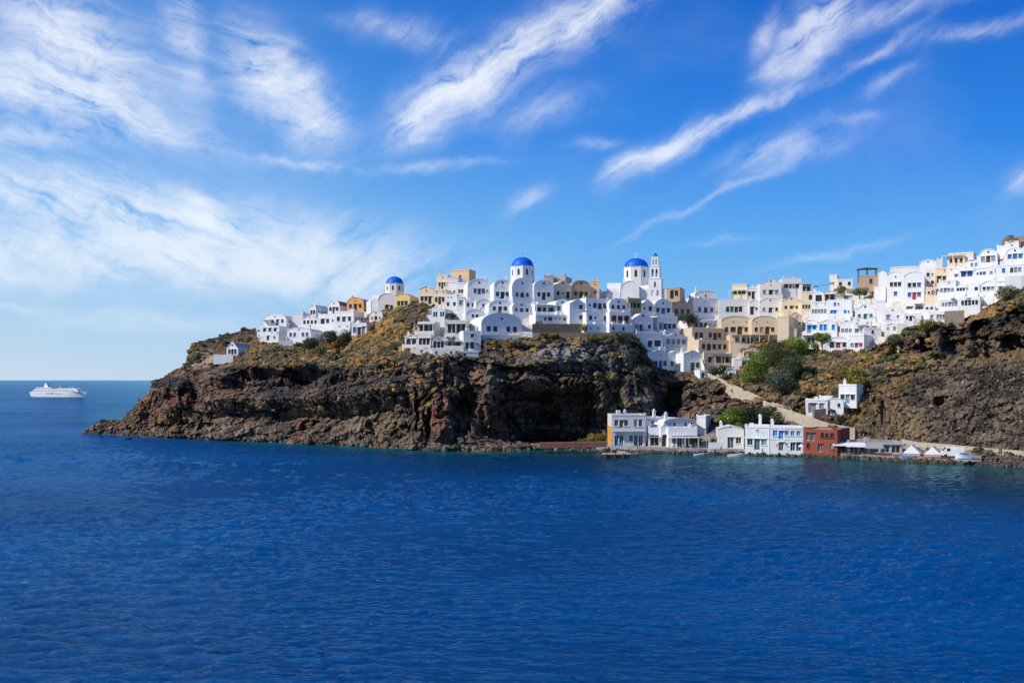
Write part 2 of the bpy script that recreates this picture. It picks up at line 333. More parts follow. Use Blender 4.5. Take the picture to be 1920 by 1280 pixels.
def build_land():
    cols = np.concatenate([np.arange(148, 1940, 1.3), np.arange(1940, 2690, 4.0)]); W = len(cols)
    nd = np.stack([[np.interp(cols, _px, _nodes[:, k, j]) for j in (0, 1)] for k in range(8)])   # 7,2,W
    ker = np.exp(-0.5*(np.arange(-9, 10)/3.5)**2); ker /= ker.sum()
    for k in range(1, 8):
        for j in (0, 1):
            a = np.pad(nd[k, j], 9, mode='edge'); nd[k, j] = np.convolve(a, ker, 'valid')
    Yn = nd[:, 1]; Zn = CH - (nd[:, 0]-HY)/F*Yn
    # under water in front, and the far side behind
    ze = np.maximum(Zn[7], 2.0); kk = np.clip(ze/40, 0.15, 1)
    Yr = [Yn[0]-9] + list(Yn) + [Yn[7]+22*kk, Yn[7]+70*kk, Yn[7]+140*kk, Yn[7]+190*kk]
    Zr = [np.full(W, -6.0)] + list(Zn) + [Zn[7]-0.5, Zn[7]-5*kk, Zn[7]*0.55, np.full(W, -5.0)]
    seg = [4, 9, 44, 72, 44, 52, 66, 60, 8, 6, 6, 4]
    Yl, Zl, T_ = [], [], []
    for k, n in enumerate(seg):
        for i in range(n):
            t = i/n; Yl.append(Yr[k]*(1-t)+Yr[k+1]*t); Zl.append(Zr[k]*(1-t)+Zr[k+1]*t); T_.append(np.full(W, k+t))
    Yl.append(Yr[-1]); Zl.append(Zr[-1]); T_.append(np.full(W, len(seg)*1.0))
    Yg = np.array(Yl); Zg = np.array(Zl); T_ = np.array(T_); H = Yg.shape[0]
    # soften creases between the nodes down the slope
    for _ in range(3): 
        Zg[1:-1] = (Zg[:-2]+2*Zg[1:-1]+Zg[2:])/4; Yg[1:-1] = (Yg[:-2]+2*Yg[1:-1]+Yg[2:])/4
    PX = np.tile(cols, (H, 1)); PY = HY + (CH-Zg)*F/Yg
    Xg = (PX-CX)/F*Yg
    P = np.stack([Xg, Yg, Zg], -1)
    # village mask: where houses and paving stand
    vb = np.interp(PX, [470, 484, 560, 640, 690, 700, 797, 803, 895, 905, 1000, 1190, 1205, 1235, 1330, 1372, 1400, 1500, 1512, 1620, 1700, 1780, 1830, 1880, 1920, 2200],
                       [560, 640, 643, 632, 600, 575, 572, 664, 668, 640, 632, 628, 640, 690, 704, 712, 640, 640, 658, 658, 618, 603, 585, 556, 535, 500])
    vil = np.clip((vb-PY)/3.0, 0, 1)*(PX > 478)*(T_ < 9.5)*np.clip((1965-PX)/8, 0, 1)
    wob = fbm(P, 1/14.0, 3, 5)
    cliff = np.clip((PY + 9*wob - np.interp(PX, [150, 350, 450, 600, 700, 800, 900, 1000, 1200, 1330, 1450, 1600, 1700, 1800, 1920, 2200], [700, 690, 680, 684, 680, 675, 640, 634, 640, 712, 735, 745, 690, 655, 625, 600]))/8.0, 0, 1)
    cliff = cliff*np.clip((T_-1.0)*2, 0, 1)
    f1 = np.interp(PX, [1600, 1650, 1720, 1800, 1920], [668, 642, 622, 606, 576]); f2 = np.interp(PX, [1600, 1700, 1800, 1920], [668, 674, 670, 655])
    outc = np.clip((PY-f1+5*wob)/5, 0, 1)*np.clip((f2-PY+5*wob)/5, 0, 1)*np.clip((PX-1620)/30, 0, 1); cliff = np.maximum(cliff, outc)
    scree = np.clip((PX-1560+20*wob)/60, 0, 1)*np.clip((PY-612-0*PX)/30, 0, 1)
    quay = np.clip((PX-1135)/10, 0, 1)*np.clip((1835-PX)/20, 0, 1)*np.clip((3.0-T_)*2, 0, 1)
    # displacement
    d = np.zeros_like(Yg)
    eda = fbm(P, 1/4.5, 4, 501, .6); edb = fbm(P*np.array([1, 1, .6]), 1/3.5, 4, 502, .6)
    for (cx, cy, rx, ry, dep) in HOL:
        qx = (PX-cx+5*wob+7*eda)/rx; qy = (PY-cy+3*wob+6*edb)/ry
        r2 = np.abs(qx)**2.6 + np.abs(qy)**(2.0 if dep < 0 else 2.6) + .35*eda
        d += dep*(0.85 if dep > 0 else .6)*np.clip((1-r2)*1.7, 0, 1)
    Pv = P*np.array([1, 1, 0.45])
    big = ridged(Pv, 1/17.0, 4, 3, 0.55)
    blk = ridged(P, 1/6.5, 4, 9, 0.6)
    fine = fbm(P, 1/1.7, 3, 31, 0.6)
    warp = P + np.stack([fbm(P, 1/9.0, 3, 201), fbm(P, 1/9.0, 3, 202), fbm(P, 1/9.0, 3, 203)], -1)*2.2
    c1, e1 = cells(warp*np.array([1, 1, .8]), 1/6.5, 301); c2, e2 = cells(warp*np.array([1, 1, .75]), 1/2.7, 311); c3_, e3 = cells(P + (warp-P)*.5, 1/1.15, 321)
    amp = np.clip(0.5+1.1*fbm(P, 1/22.0, 2, 400), 0.1, 1.3)
    tilt = Zg + 0.12*Xg + 6.5*fbm(P*np.array([1, 1, .25]), 1/26.0, 4, 410)
    st = (tilt/8.5) % 1.0; strata = np.where(st < 0.8, st/0.8*0.55, 0.55 + (st-0.8)/0.2*0.45)
    cl_amp = cliff*(1-quay)*(1-0.72*scree*(1-outc))*(1-vil)*(1+.5*outc)
    butt = ridged(P*np.array([1, 1, .22]), 1/13.0, 3, 430, .5)
    d += cl_amp*(-1.6*(big-0.25) - 2.6*(butt-.2) - 2.1*c1*amp - 1.25*c2*amp - .5*c3_ + 2.8*(strata-0.5)*np.clip(1.3-amp, 0.15, 1) + .55*np.clip(.16-e1, 0, 1)*6*.6 - 0.35*fine + 20*np.clip(.085-np.abs(vnoise(warp*np.array([.2, .2, .03]), 701)), 0, 1) + 12*np.clip(.06-np.abs(vnoise(warp*np.array([.42, .42, .07]), 702)), 0, 1) + 16*np.clip(.07-np.abs(vnoise(np.stack([warp[..., 0]*.035, warp[..., 1]*.035, warp[..., 2]*.33+.04*warp[..., 0]], -1), 703)), 0, 1))
    sc_amp = scree*(1-quay)*(1-vil)
    d += sc_amp*(-1.2*(ridged(P, 1/9.0, 5, 77, 0.62)) - .35*c2 - .4*c3_ - 0.3*fine)
    oth = (1-cliff)*(1-vil)*(1-quay)
    d += oth*(-1.5*fbm(P, 1/8.0, 5, 51, 0.6) - .5*c2 - .3*c3_ - 0.5*np.abs(fine))
    shore = np.clip((T_-0.6)/0.6, 0, 1)*np.clip((2.1-T_)/0.6, 0, 1)*(1-quay)
    brow = np.clip((8-T_)/1.0, 0.25, 1)
    d *= np.where(T_ > 8, 0.3, 1)*brow*np.clip((T_-0.6)/0.8, 0, 1)
    k = (Yg+d)/Yg
    Z2 = Zg + (Zg-CH)*(k-1)*0.4
    Z2 += oth*np.clip((T_-2)/1, 0, 1)*.7*fbm(P, 1/3.5, 3, 55, .6)
    Z2 += shore*(0.9*np.maximum(ridged(P, 1/3.2, 3, 91), -0.2)) + sc_amp*0.35*fine
    stp = 2.3; zz = Z2/stp + .5*fbm(P*np.array([1, .3, 0]), 1/11.0, 2, 610); fr = zz-np.floor(zz); Z2 = Z2 + vil*(np.clip((fr-.78)/.22, 0, 1)-fr)*stp*.9
    Z2 -= vil*.7
    Y2 = Yg + d; X2 = (PX-CX)/F*Y2
    V3 = np.stack([X2, Y2, Z2], -1)
    # colours of rock, soil and plants
    n1 = fbm(P, 1/9.0, 5, 61, 0.6); n2 = fbm(P, 1/2.6, 4, 63, 0.6); n3 = fbm(P, 1/30.0, 3, 65)
    def c3(*c): return np.array(c)[None, None, :]
    def mixc(a, b, t): return a*(1-t[..., None]) + b*t[..., None]
    rock = mixc(c3(.045, .037, .034)*np.ones(P.shape), c3(.155, .112, .083), np.clip(0.42+0.9*n1+0.6*n2, 0, 1))
    lay = fbm(np.stack([P[..., 0]*.12, P[..., 1]*.12, P[..., 2]*1.1+.12*P[..., 0]], -1)+fbm(P, 1/8.0, 2, 640)[..., None]*.5, 1/2.2, 3, 641)
    rock = mixc(rock, c3(.21, .125, .085), np.clip(lay*1.9-.1, 0, .7)); rock = mixc(rock, c3(.045, .042, .046), np.clip(-lay*2.0-.15, 0, .75))
    tal = np.clip((PY-772)/14+.8*n2, 0, 1)*np.clip((PX-240)/60, 0, 1)*np.clip((1000-PX)/60, 0, 1); rock = mixc(rock, mixc(c3(.10, .075, .06)*np.ones(P.shape), c3(.24, .175, .125), np.clip(.45+n2, 0, 1)), tal*.75)
    rock = mixc(rock, c3(.16, .075, .05), np.clip(n3*1.6-0.45, 0, 0.7))
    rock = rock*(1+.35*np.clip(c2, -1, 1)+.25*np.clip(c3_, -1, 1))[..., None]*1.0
    def blob(cx, cy, rx, ry): return np.clip(1.5*(1-((PX-cx)/rx)**2-((PY-cy)/ry)**2)+0.8*n1, 0, 1)
    red = np.maximum.reduce([blob(268, 768, 30, 30), blob(345, 745, 45, 22)*0.8, blob(818, 800, 22, 40), blob(1715, 640, 22, 25)*0.5, blob(560, 790, 30, 30)*0.5])
    rock = mixc(rock, c3(.19, .075, .05), red*0.75)
    tan = np.maximum(blob(378, 668, 32, 24), blob(925, 715, 14, 70)*0.4); rock = mixc(rock, c3(.40, .31, .20), tan*0.9)
    pum = np.maximum(blob(1090, 665, 115, 34), blob(1195, 765, 40, 35)*0.8); rock = mixc(rock, c3(.27, .235, .20), pum*0.9)
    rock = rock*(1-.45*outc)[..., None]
    path = blob(1690, 800, 60, 50)*0.6
    rock = mixc(rock, mixc(c3(.042, .035, .030)*np.ones(P.shape), c3(.185, .135, .092), np.clip(0.38+1.0*n2+.6*n1, 0, 1)), scree)
    rock = mixc(rock, c3(.30, .21, .12), path*0.7)
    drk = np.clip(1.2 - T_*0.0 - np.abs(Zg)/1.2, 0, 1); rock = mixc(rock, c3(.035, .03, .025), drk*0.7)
    veg = mixc(c3(.085, .068, .030)*np.ones(P.shape), c3(.34, .20, .06), np.clip(0.5+1.1*n1, 0, 1))
    veg = mixc(veg, c3(.12, .09, .06), np.clip(n2*1.4, 0, 0.8))
    vm = (1-cliff)*np.clip(0.75+n2*1.2, 0, 1)
    vm = np.maximum(vm, blob(720, 635, 100, 60)); vm = np.maximum(vm, blob(1560, 700, 150, 60)*0.85); vm = np.maximum(vm, blob(1650, 695, 90, 62)*.9); vm = np.maximum(vm, blob(1630, 780, 40, 40)*.7)
    ledge = cliff*np.clip((0.35-strata)*3, 0, 1)*np.clip(0.1+1.3*n3+0.6*n1, 0, 1); vm = np.maximum(vm, ledge*0.75)
    vm = np.maximum(vm, np.clip((PX-1440)/80, 0, 1)*np.clip((700-PY)/60, 0, 1)*0.7*(1-outc))
    rock = mixc(rock, veg, np.clip(vm, 0, 1)*(1-tan))
    rock = mixc(rock, c3(.58, .54, .49), vil); rock = mixc(rock, c3(.30, .27, .24), quay*(T_ > 1.4))
    me_v = V3.reshape(-1, 3); idx = np.arange(H*W).reshape(H, W)
    q = np.stack([idx[:-1, :-1], idx[:-1, 1:], idx[1:, 1:], idx[1:, :-1]], -1).reshape(-1, 4)
    me = bpy.data.meshes.new('headland'); me.vertices.add(len(me_v)); me.vertices.foreach_set('co', me_v.ravel().astype(np.float32))
    me.loops.add(q.size); me.loops.foreach_set('vertex_index', q.ravel().astype(np.int32)); me.polygons.add(len(q))
    me.polygons.foreach_set('loop_start', np.arange(0, q.size, 4, dtype=np.int32)); me.polygons.foreach_set('use_smooth', np.zeros(len(q), bool)); me.update(calc_edges=True)
    ca = me.color_attributes.new('Col', 'FLOAT_COLOR', 'POINT'); col = np.concatenate([np.clip(rock, 0, 1), np.ones(rock.shape[:2]+(1,))], -1)
    ca.data.foreach_set('color', col.reshape(-1).astype(np.float32)); me.validate()
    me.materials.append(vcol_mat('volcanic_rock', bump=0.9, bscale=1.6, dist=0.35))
    o = bpy.data.objects.new('headland', me); C.objects.link(o); tag(o, kind='structure')
    return V3, PX, PY, T_, vil, cliff, scree, quay, cols
LAND = build_land()

def land_at(px, py):
    """the true (roughened) ground point nearest to what is seen at column px, row py"""
    V3, PX, PY, T_ = LAND[:4]; j = int(np.clip(np.searchsorted(LAND[8], px), 0, len(LAND[8])-1))
    col = PY[:, j] + np.where((T_[:, j] < 0.9) | (T_[:, j] > 9.2), 999, 0); i = int(np.argmin(np.abs(col-py))); return Vector(V3[i, j])

# ------------------------------------------------------------------ water
def build_water():
    m = bpy.data.materials.new('sea_water'); m.use_nodes = True; t = NT(m.node_tree); b = m.node_tree.nodes['Principled BSDF']
    geo = t.n.new('ShaderNodeNewGeometry'); P = geo.outputs['Position']
    def st(sx, sy, ang=0.0):
        mp = t.n.new('ShaderNodeMapping'); t.l.new(P, mp.inputs['Vector']); mp.inputs['Scale'].default_value = (sx, sy, 1); mp.inputs['Rotation'].default_value = (0, 0, R(ang)); return mp.outputs[0]
    h = t.m('MULTIPLY', t.noise(st(.06, .16, 8), 1.0, 3, .5), 1.8)
    h = t.m('ADD', h, t.m('MULTIPLY', t.noise(st(.16, .85, -4), 1.0, 4, .6, .3), 0.9))
    h = t.m('ADD', h, t.m('MULTIPLY', t.noise(st(.6, 2.8, 3), 1.0, 5, .65, .3), 0.6))
    patch = t.smooth(t.noise(st(.010, .022, -20), 1.0, 3, .5), .35, .65)
    bn = t.n.new('ShaderNodeBump'); bn.inputs['Distance'].default_value = 1.0
    ac = t.n.new('ShaderNodeAttribute'); ac.attribute_name = 'calm'; t.l.new(t.m('MULTIPLY', t.m('ADD', 0.6, t.m('MULTIPLY', patch, 0.35)), t.m('SUBTRACT', 1.0, t.m('MULTIPLY', ac.outputs['Fac'], .8))), bn.inputs['Strength']); t.l.new(h, bn.inputs['Height']); t.l.new(bn.outputs[0], b.inputs['Normal'])
    # shallow water over rock along the shore is greener
    at = t.n.new('ShaderNodeAttribute'); at.attribute_name = 'shallow'
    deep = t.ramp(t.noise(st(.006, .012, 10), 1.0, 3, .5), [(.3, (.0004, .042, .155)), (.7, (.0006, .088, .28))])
    deep = t.mix(t.smooth(ac.outputs['Fac'], .12, .75), deep, (.0008, .030, .060))  # darker towards the shore: the cliff's dark reflection painted into the base colour
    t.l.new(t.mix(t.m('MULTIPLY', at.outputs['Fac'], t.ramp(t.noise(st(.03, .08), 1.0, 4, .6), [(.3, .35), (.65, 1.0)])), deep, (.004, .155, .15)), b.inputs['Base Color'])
    fo = t.m('MULTIPLY', t.smooth(at.outputs['Fac'], .90, .99), t.smooth(t.noise(st(.5, .5), 1.0, 5, .7), .52, .62))
    bc = b.inputs['Base Color'].links[0].from_socket; t.l.new(t.mix(t.m('MULTIPLY', fo, .5), bc, (.5, .58, .58)), b.inputs['Base Color'])
    b.inputs['Roughness'].default_value = 1.0; b.inputs['Specular IOR Level'].default_value = 0.0
    gl = t.n.new('ShaderNodeBsdfGlossy'); gl.inputs['Roughness'].default_value = .10; gl.inputs['Color'].default_value = (.54, .85, 1, 1); t.l.new(bn.outputs[0], gl.inputs['Normal'])
    fr = t.n.new('ShaderNodeFresnel'); fr.inputs['IOR'].default_value = 1.333; t.l.new(bn.outputs[0], fr.inputs['Normal'])
    mx = t.n.new('ShaderNodeMixShader'); t.l.new(t.m('MINIMUM', fr.outputs[0], t.m('ADD', .46, t.m('MULTIPLY', ac.outputs['Fac'], .36))), mx.inputs[0]); t.l.new(b.outputs[0], mx.inputs[1]); t.l.new(gl.outputs[0], mx.inputs[2])
    t.l.new(mx.outputs[0], m.node_tree.nodes['Material Output'].inputs['Surface'])
    # rows spaced as the eye sees them: dense near, wide far ; a real chop stands in the near kilometre
    pr = np.concatenate([np.arange(1420, 1300, -8.0), np.arange(1300, 716, -1.25), np.array([715, 714, 713.4, 713, 712.6, 712.3, 712.12])]); ysr = CH*F/(pr-HY)
    ys = np.concatenate([np.array([-400, -120, -40, 10.]), ysr]); um = np.concatenate([np.array([-60000, -9000, -4500, -2400, -1300]), np.arange(-700, -80, 40), np.arange(-80, 2001, 2.6), np.arange(2040, 2660, 40), np.array([3200, 4500, 6500, 11000, 62000.])])
    X, Y = np.meshgrid((um-CX)/F, ys); Xw = X*np.maximum(Y, 45); X = np.where(np.abs(Y) >= 0, Xw, X); Hh, Ww = X.shape
    rw = np.random.default_rng(3); Zw = np.zeros_like(X)
    for _ in range(120):
        lam = np.exp(rw.uniform(np.log(.5), np.log(5.5))); th = rw.normal(R(-88), R(17)); amp = .0098*lam**.72*rw.uniform(.5, 1.3); kx, ky = 2*math.pi/lam*math.cos(th), 2*math.pi/lam*math.sin(th)
        ph = X*kx+Y*ky+rw.uniform(0, 6.28); Zw += amp*(np.sin(ph)+.28*np.sin(2*ph+.4))
    gust = np.clip(.9+.6*fbm(np.stack([X, Y*1.6, 0*X], -1), 1/60.0, 3, 71), .35, 1.6)
    Zw = Zw*gust*np.clip((2600-Y)/1200, 0, 1)*(1+np.clip((Y-300)/500, 0, 1.5))*(Y > 45)
    pxc = np.clip(X/np.maximum(Y, 1)*F + CX, 100, 2200); wlY = np.interp(pxc, [p[0] for p in WL], [row_Y(p[1]) for p in WL])
    sh = np.clip(1-(wlY-Y)/np.interp(pxc, [100, 200, 450, 900, 1300, 1900], [6, 8, 26, 22, 26, 22]), 0, 1)*(Y > 30)*(pxc > 165); sh = sh**1.3*np.interp(pxc, [165, 420, 700, 1100, 1920], [.1, .75, 1, .7, .8])
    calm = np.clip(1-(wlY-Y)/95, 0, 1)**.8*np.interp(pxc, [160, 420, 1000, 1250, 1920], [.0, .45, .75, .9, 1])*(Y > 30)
    idx = np.arange(Hh*Ww).reshape(Hh, Ww)
    q = np.stack([idx[:-1, :-1], idx[:-1, 1:], idx[1:, 1:], idx[1:, :-1]], -1).reshape(-1, 4)
    o = mesh_obj('sea', np.stack([X, Y, Zw*np.clip((wlY-Y)/12+.35, .35, 1)*(1-.72*calm)], -1).reshape(-1, 3), [tuple(map(int, a)) for a in q], m, smooth=True)
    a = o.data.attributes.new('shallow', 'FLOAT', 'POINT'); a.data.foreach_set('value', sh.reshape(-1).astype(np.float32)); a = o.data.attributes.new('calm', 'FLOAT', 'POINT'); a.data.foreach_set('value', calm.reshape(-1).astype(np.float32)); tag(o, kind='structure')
    s = mesh_obj('seabed', [(-30000, -400, -12), (30000, -400, -12), (30000, 30000, -12), (-30000, 30000, -12)], [(0, 1, 2, 3)], mat('seabed_sand', (.2, .18, .13))); tag(s, kind='structure')
build_water()
# ------------------------------------------------------------------ paint and stone
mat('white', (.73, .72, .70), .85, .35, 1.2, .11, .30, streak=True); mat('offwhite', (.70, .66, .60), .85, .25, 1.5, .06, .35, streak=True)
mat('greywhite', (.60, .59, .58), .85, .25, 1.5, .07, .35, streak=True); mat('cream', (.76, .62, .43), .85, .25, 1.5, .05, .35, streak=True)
mat('beige', (.64, .51, .35), .85, .25, 1.5, .07, .35, streak=True); mat('tan', (.47, .34, .22), .85, .25, 1.5, .08, .35, streak=True)
mat('ochre', (.66, .33, .12), .85, .25, 1.5, .08, .35, streak=True); mat('yellow', (.76, .52, .24), .85, .25, 1.5, .07, .35, streak=True)
mat('peach', (.74, .50, .30), .85, .25, 1.5, .06, .35, streak=True); mat('rust', (.27, .07, .04), .85, .25, 1.5, .12, .5, streak=True)
mat('mustard', (.62, .30, .05), .85, .25, 1.5, .1, .5, streak=True)
mat('stone', (.21, .17, .13), .95, 1.0, 1.6, .25, 1.2); mat('darkstone', (.12, .10, .085), .95, 1.0, 1.6, .25, 1.2); mat('pavestone', (.46, .39, .29), .95, .8, 2.2, .22, 1.1)
mat('brownroof', (.22, .15, .11), .9, .4, 1.5, .15, .6); mat('greyroof', (.42, .40, .38), .9, .3, 1.5, .1, .6)
mat('bluedome', (.002, .115, .60), .5, .2, 3, .16, .8, spec=.35, streak=True)
mat('paneglass', (.022, .028, .038), .25, 0, 1, .2, 1.5, spec=.5); mat('paneblue', (.03, .13, .34), .6, 0, 1, .15, 1.5); mat('panebright', (.01, .22, .60), .6, 0, 1, .1, 1.5)
mat('paneteal', (.03, .10, .12), .6, 0, 1, .15, 1.5); mat('panegreen', (.02, .16, .06), .6, 0, 1, .15, 1.5); mat('panered', (.38, .04, .07), .6, 0, 1, .15, 1.5)
mat('panegrey', (.24, .25, .27), .5, 0, 1, .15, 1.5); mat('panebrown', (.075, .045, .03), .7, 0, 1, .2, 1.5); mat('palewood', (.45, .36, .25), .8)
mat('wood', (.12, .08, .055), .85, .3, 3, .15, 1.5); mat('greycanopy', (.36, .34, .31), .85, .2, 2, .1, 1); mat('whitecloth', (.78, .76, .72), .9, .1, 2, .04, 1)
mat('concrete', (.30, .28, .25), .92, .6, 1.5, .15, .5); mat('redpave', (.20, .09, .06), .9, .4, 2, .15, .6)
mat('iron', (.03, .03, .033), .5); mat('blueplastic', (.10, .22, .42), .7); mat('orangecloth', (.42, .20, .10), .8)
PANE = {'k': 'paneglass', 'u': 'paneblue', 'b': 'panebright', 't': 'paneteal', 'g': 'panegreen', 'r': 'panered', 'y': 'panegrey', 'n': 'panebrown'}
SIZE = {'w': (.95, 1.25, .95), 'W': (1.9, 1.5, .8), 'd': (1.1, 2.15, .03), 'D': (2.2, 2.2, .03), 'a': (.95, 1.45, .85), 'A': (1.35, 2.35, .03), 's': (.55, .65, 1.3), 'x': (3.0, 2.3, .03)}
_pane = {}
def arc(w, h, n=6):
    """outline (x,z) of an arched opening, width w, height h"""
    r = w/2
    return [(-r, 0), (r, 0)] + [(r*math.cos(math.pi*i/n), h-r+r*math.sin(math.pi*i/n)) for i in range(n+1)]
def pane_mesh(kind, w, h, arched):
    key = (kind, round(w, 1), round(h, 1), arched)
    if key in _pane: return _pane[key]
    mb = MB(); mb.extr(arc(w, h) if arched else [(-w/2, 0), (w/2, 0), (w/2, h), (-w/2, h)], 0, .05)
    me = bpy.data.meshes.new('pane'); me.from_pydata(mb.v, [], mb.f); me.materials.append(MATS[PANE[kind]]); me.update(); _pane[key] = me; return me
def frame_mesh(w, h, door):
    key = ('f', round(w, 1), round(h, 1), door)
    if key in _pane: return _pane[key]
    mb = MB(); t = .09
    mb.box(-w/2, -w/2+t, -.06, 0, 0, h).box(w/2-t, w/2, -.06, 0, 0, h).box(-w/2+t, w/2-t, -.06, 0, h-t, h).box(-w/2+t, w/2-t, -.06, 0, 0, t).box(-.035, .035, -.05, 0, t, h-t)
    me = bpy.data.meshes.new('frame'); me.from_pydata(mb.v, [], mb.f); me.materials.append(MATS['offwhite']); me.update(); _pane[key] = me; return me
def wall_face(mb, O, U, width, z0, z1, ops, rv=.28):
    """a wall face from O along U, outward normal = U x Z ; ops: (x, z, w, h, arched) holes with reveals"""
    U = Vector(U); N = Vector((U.y, -U.x, 0)); O = Vector(O)
    def p(x, z, dp=0.0): return tuple(O + U*x + Vector((0, 0, z)) - N*dp)
    xs = sorted(set([0, width] + [round(v, 4) for (x, z, w_, h, a) in ops for v in (x-w_/2, x+w_/2)]))
    zs = sorted(set([z0, z1] + [round(v, 4) for (x, z, w_, h, a) in ops for v in (z, z+h)]))
    for i in range(len(xs)-1):
        for j in range(len(zs)-1):
            mx, mz = (xs[i]+xs[i+1])/2, (zs[j]+zs[j+1])/2
            if any(abs(mx-x) < w_/2 and z < mz < z+h for (x, z, w_, h, a) in ops): continue
            mb.add([p(xs[i], zs[j]), p(xs[i+1], zs[j]), p(xs[i+1], zs[j+1]), p(xs[i], zs[j+1])], [(0, 1, 2, 3)])
    for (x, z, w_, h, a) in ops:
        if a:
            q = [(x+u, z+v) for u, v in arc(w_, h)]
            top = q[2:]; n = len(top)//2
            mb.add([p(x+w_/2, z+h)] + [p(*c) for c in top[:n+1]], [(0,)+tuple(range(n+1, 0, -1))])
            mb.add([p(x-w_/2, z+h)] + [p(*c) for c in top[n:]], [(0,)+tuple(range(len(top)-n, 0, -1))])
        else: q = [(x-w_/2, z), (x+w_/2, z), (x+w_/2, z+h), (x-w_/2, z+h)]
        k = len(q)
        mb.add([p(*c) for c in q] + [p(c[0], c[1], rv) for c in q], [(i, k+i, k+(i+1) % k, (i+1) % k) for i in range(k)])
def openings(rows, width, sh, z_base=0.0, span=.86, cols=None):
    res = []; wts = [.55 if not set(row)-set('.s ') and len(rows) > 1 and r else 1.0 for r, row in enumerate(rows)]; tot_h = sh*max(1, len(rows)); z_at = 0.0
    for r, row in enumerate(rows):
        n = len(row); sh = tot_h*wts[r]/sum(wts); zr = z_at; z_at += sh
        for i, ch in enumerate(row):
            if ch in '. ': continue
            w_, h, zb = SIZE[ch]; k = min(1.3, max(.62, sh/2.9)); w_ *= k*1.08; h *= k; zb *= k
            w_ = min(w_, width*span/n*.82); h = min(h, sh*.92-zb) if ch not in 'dADx' else min(h, sh*.95)
            x = width*(.5 + span*((i+.5)/n-.5))
            cc = 'k'
            if cols: 
                s_ = cols[r] if r < len(cols) else cols[-1]; cc = s_[i] if i < len(s_) else s_[-1]
            res.append((x, z_base+zr+zb, w_, h, ch in 'aA', cc, ch in 'dADx'))
    return res
def put_openings(root, ops, O, U, frames=False, rv=.28):
    U = Vector(U); N = Vector((U.y, -U.x, 0)); ang = math.atan2(U.y, U.x)
    for (x, z, w_, h, a, cc, door) in ops:
        nm = 'door' if door else 'window'
        o = bpy.data.objects.new(nm, pane_mesh(cc, w_+.06, h+.03, a)); C.objects.link(o); o.parent = root
        p = Vector(O) + U*x - N*(rv-.02) + Vector((0, 0, z-.01)); o.location = p; o.rotation_euler = (0, 0, ang)
        if frames and not a:
            f = bpy.data.objects.new('frame', frame_mesh(w_, h, door)); C.objects.link(f); f.parent = o
REG = {'1': (340, 480, 4.8), '2': (680, 460, 5.818), '3': (940, 460, 5.332), '4': (1120, 460, 4.923), '5': (1320, 480, 5.818), '6': (1500, 430, 4.571),
       'a': (1620, 450, 8.0), 'b': (1760, 430, 6.737), 's': (1500, 550, 8.727), '7': (1120, 700, 6.4), '8': (1320, 690, 3.2), 'p': (0, 0, 1)}
YAW = {'1': 17, '2': 10, '3': -19, '4': -21, '5': 8, 's': 24, 'a': 27, 'b': 34, '7': -17, '8': 36, '6': 33, 'p': 0}
GRP = 'houses stacked on the hillside'
def spot(reg, x, y): ox, oy, s = REG[reg]; return ox + x/s, oy + y/s
def vault_outline(wd, z1, rise, n=12, kind='arch'):
    """(x,z) points of the top from right (x=wd) to left (x=0) over z1"""
    if kind == 'gable': return [(wd, z1), (wd/2, z1+rise), (0, z1)]
    if kind == 'soft': return [(wd*(.5+.5*c), z1+rise*v) for c, v in ((1, 0), (.8, .12), (.45, .55), (.2, .93), (0, 1), (-.2, .93), (-.45, .55), (-.8, .12), (-1, 0))]
    return [(wd/2+wd/2*math.cos(math.pi*i/n), z1+rise*math.sin(math.pi*i/n)) for i in range(n+1)]
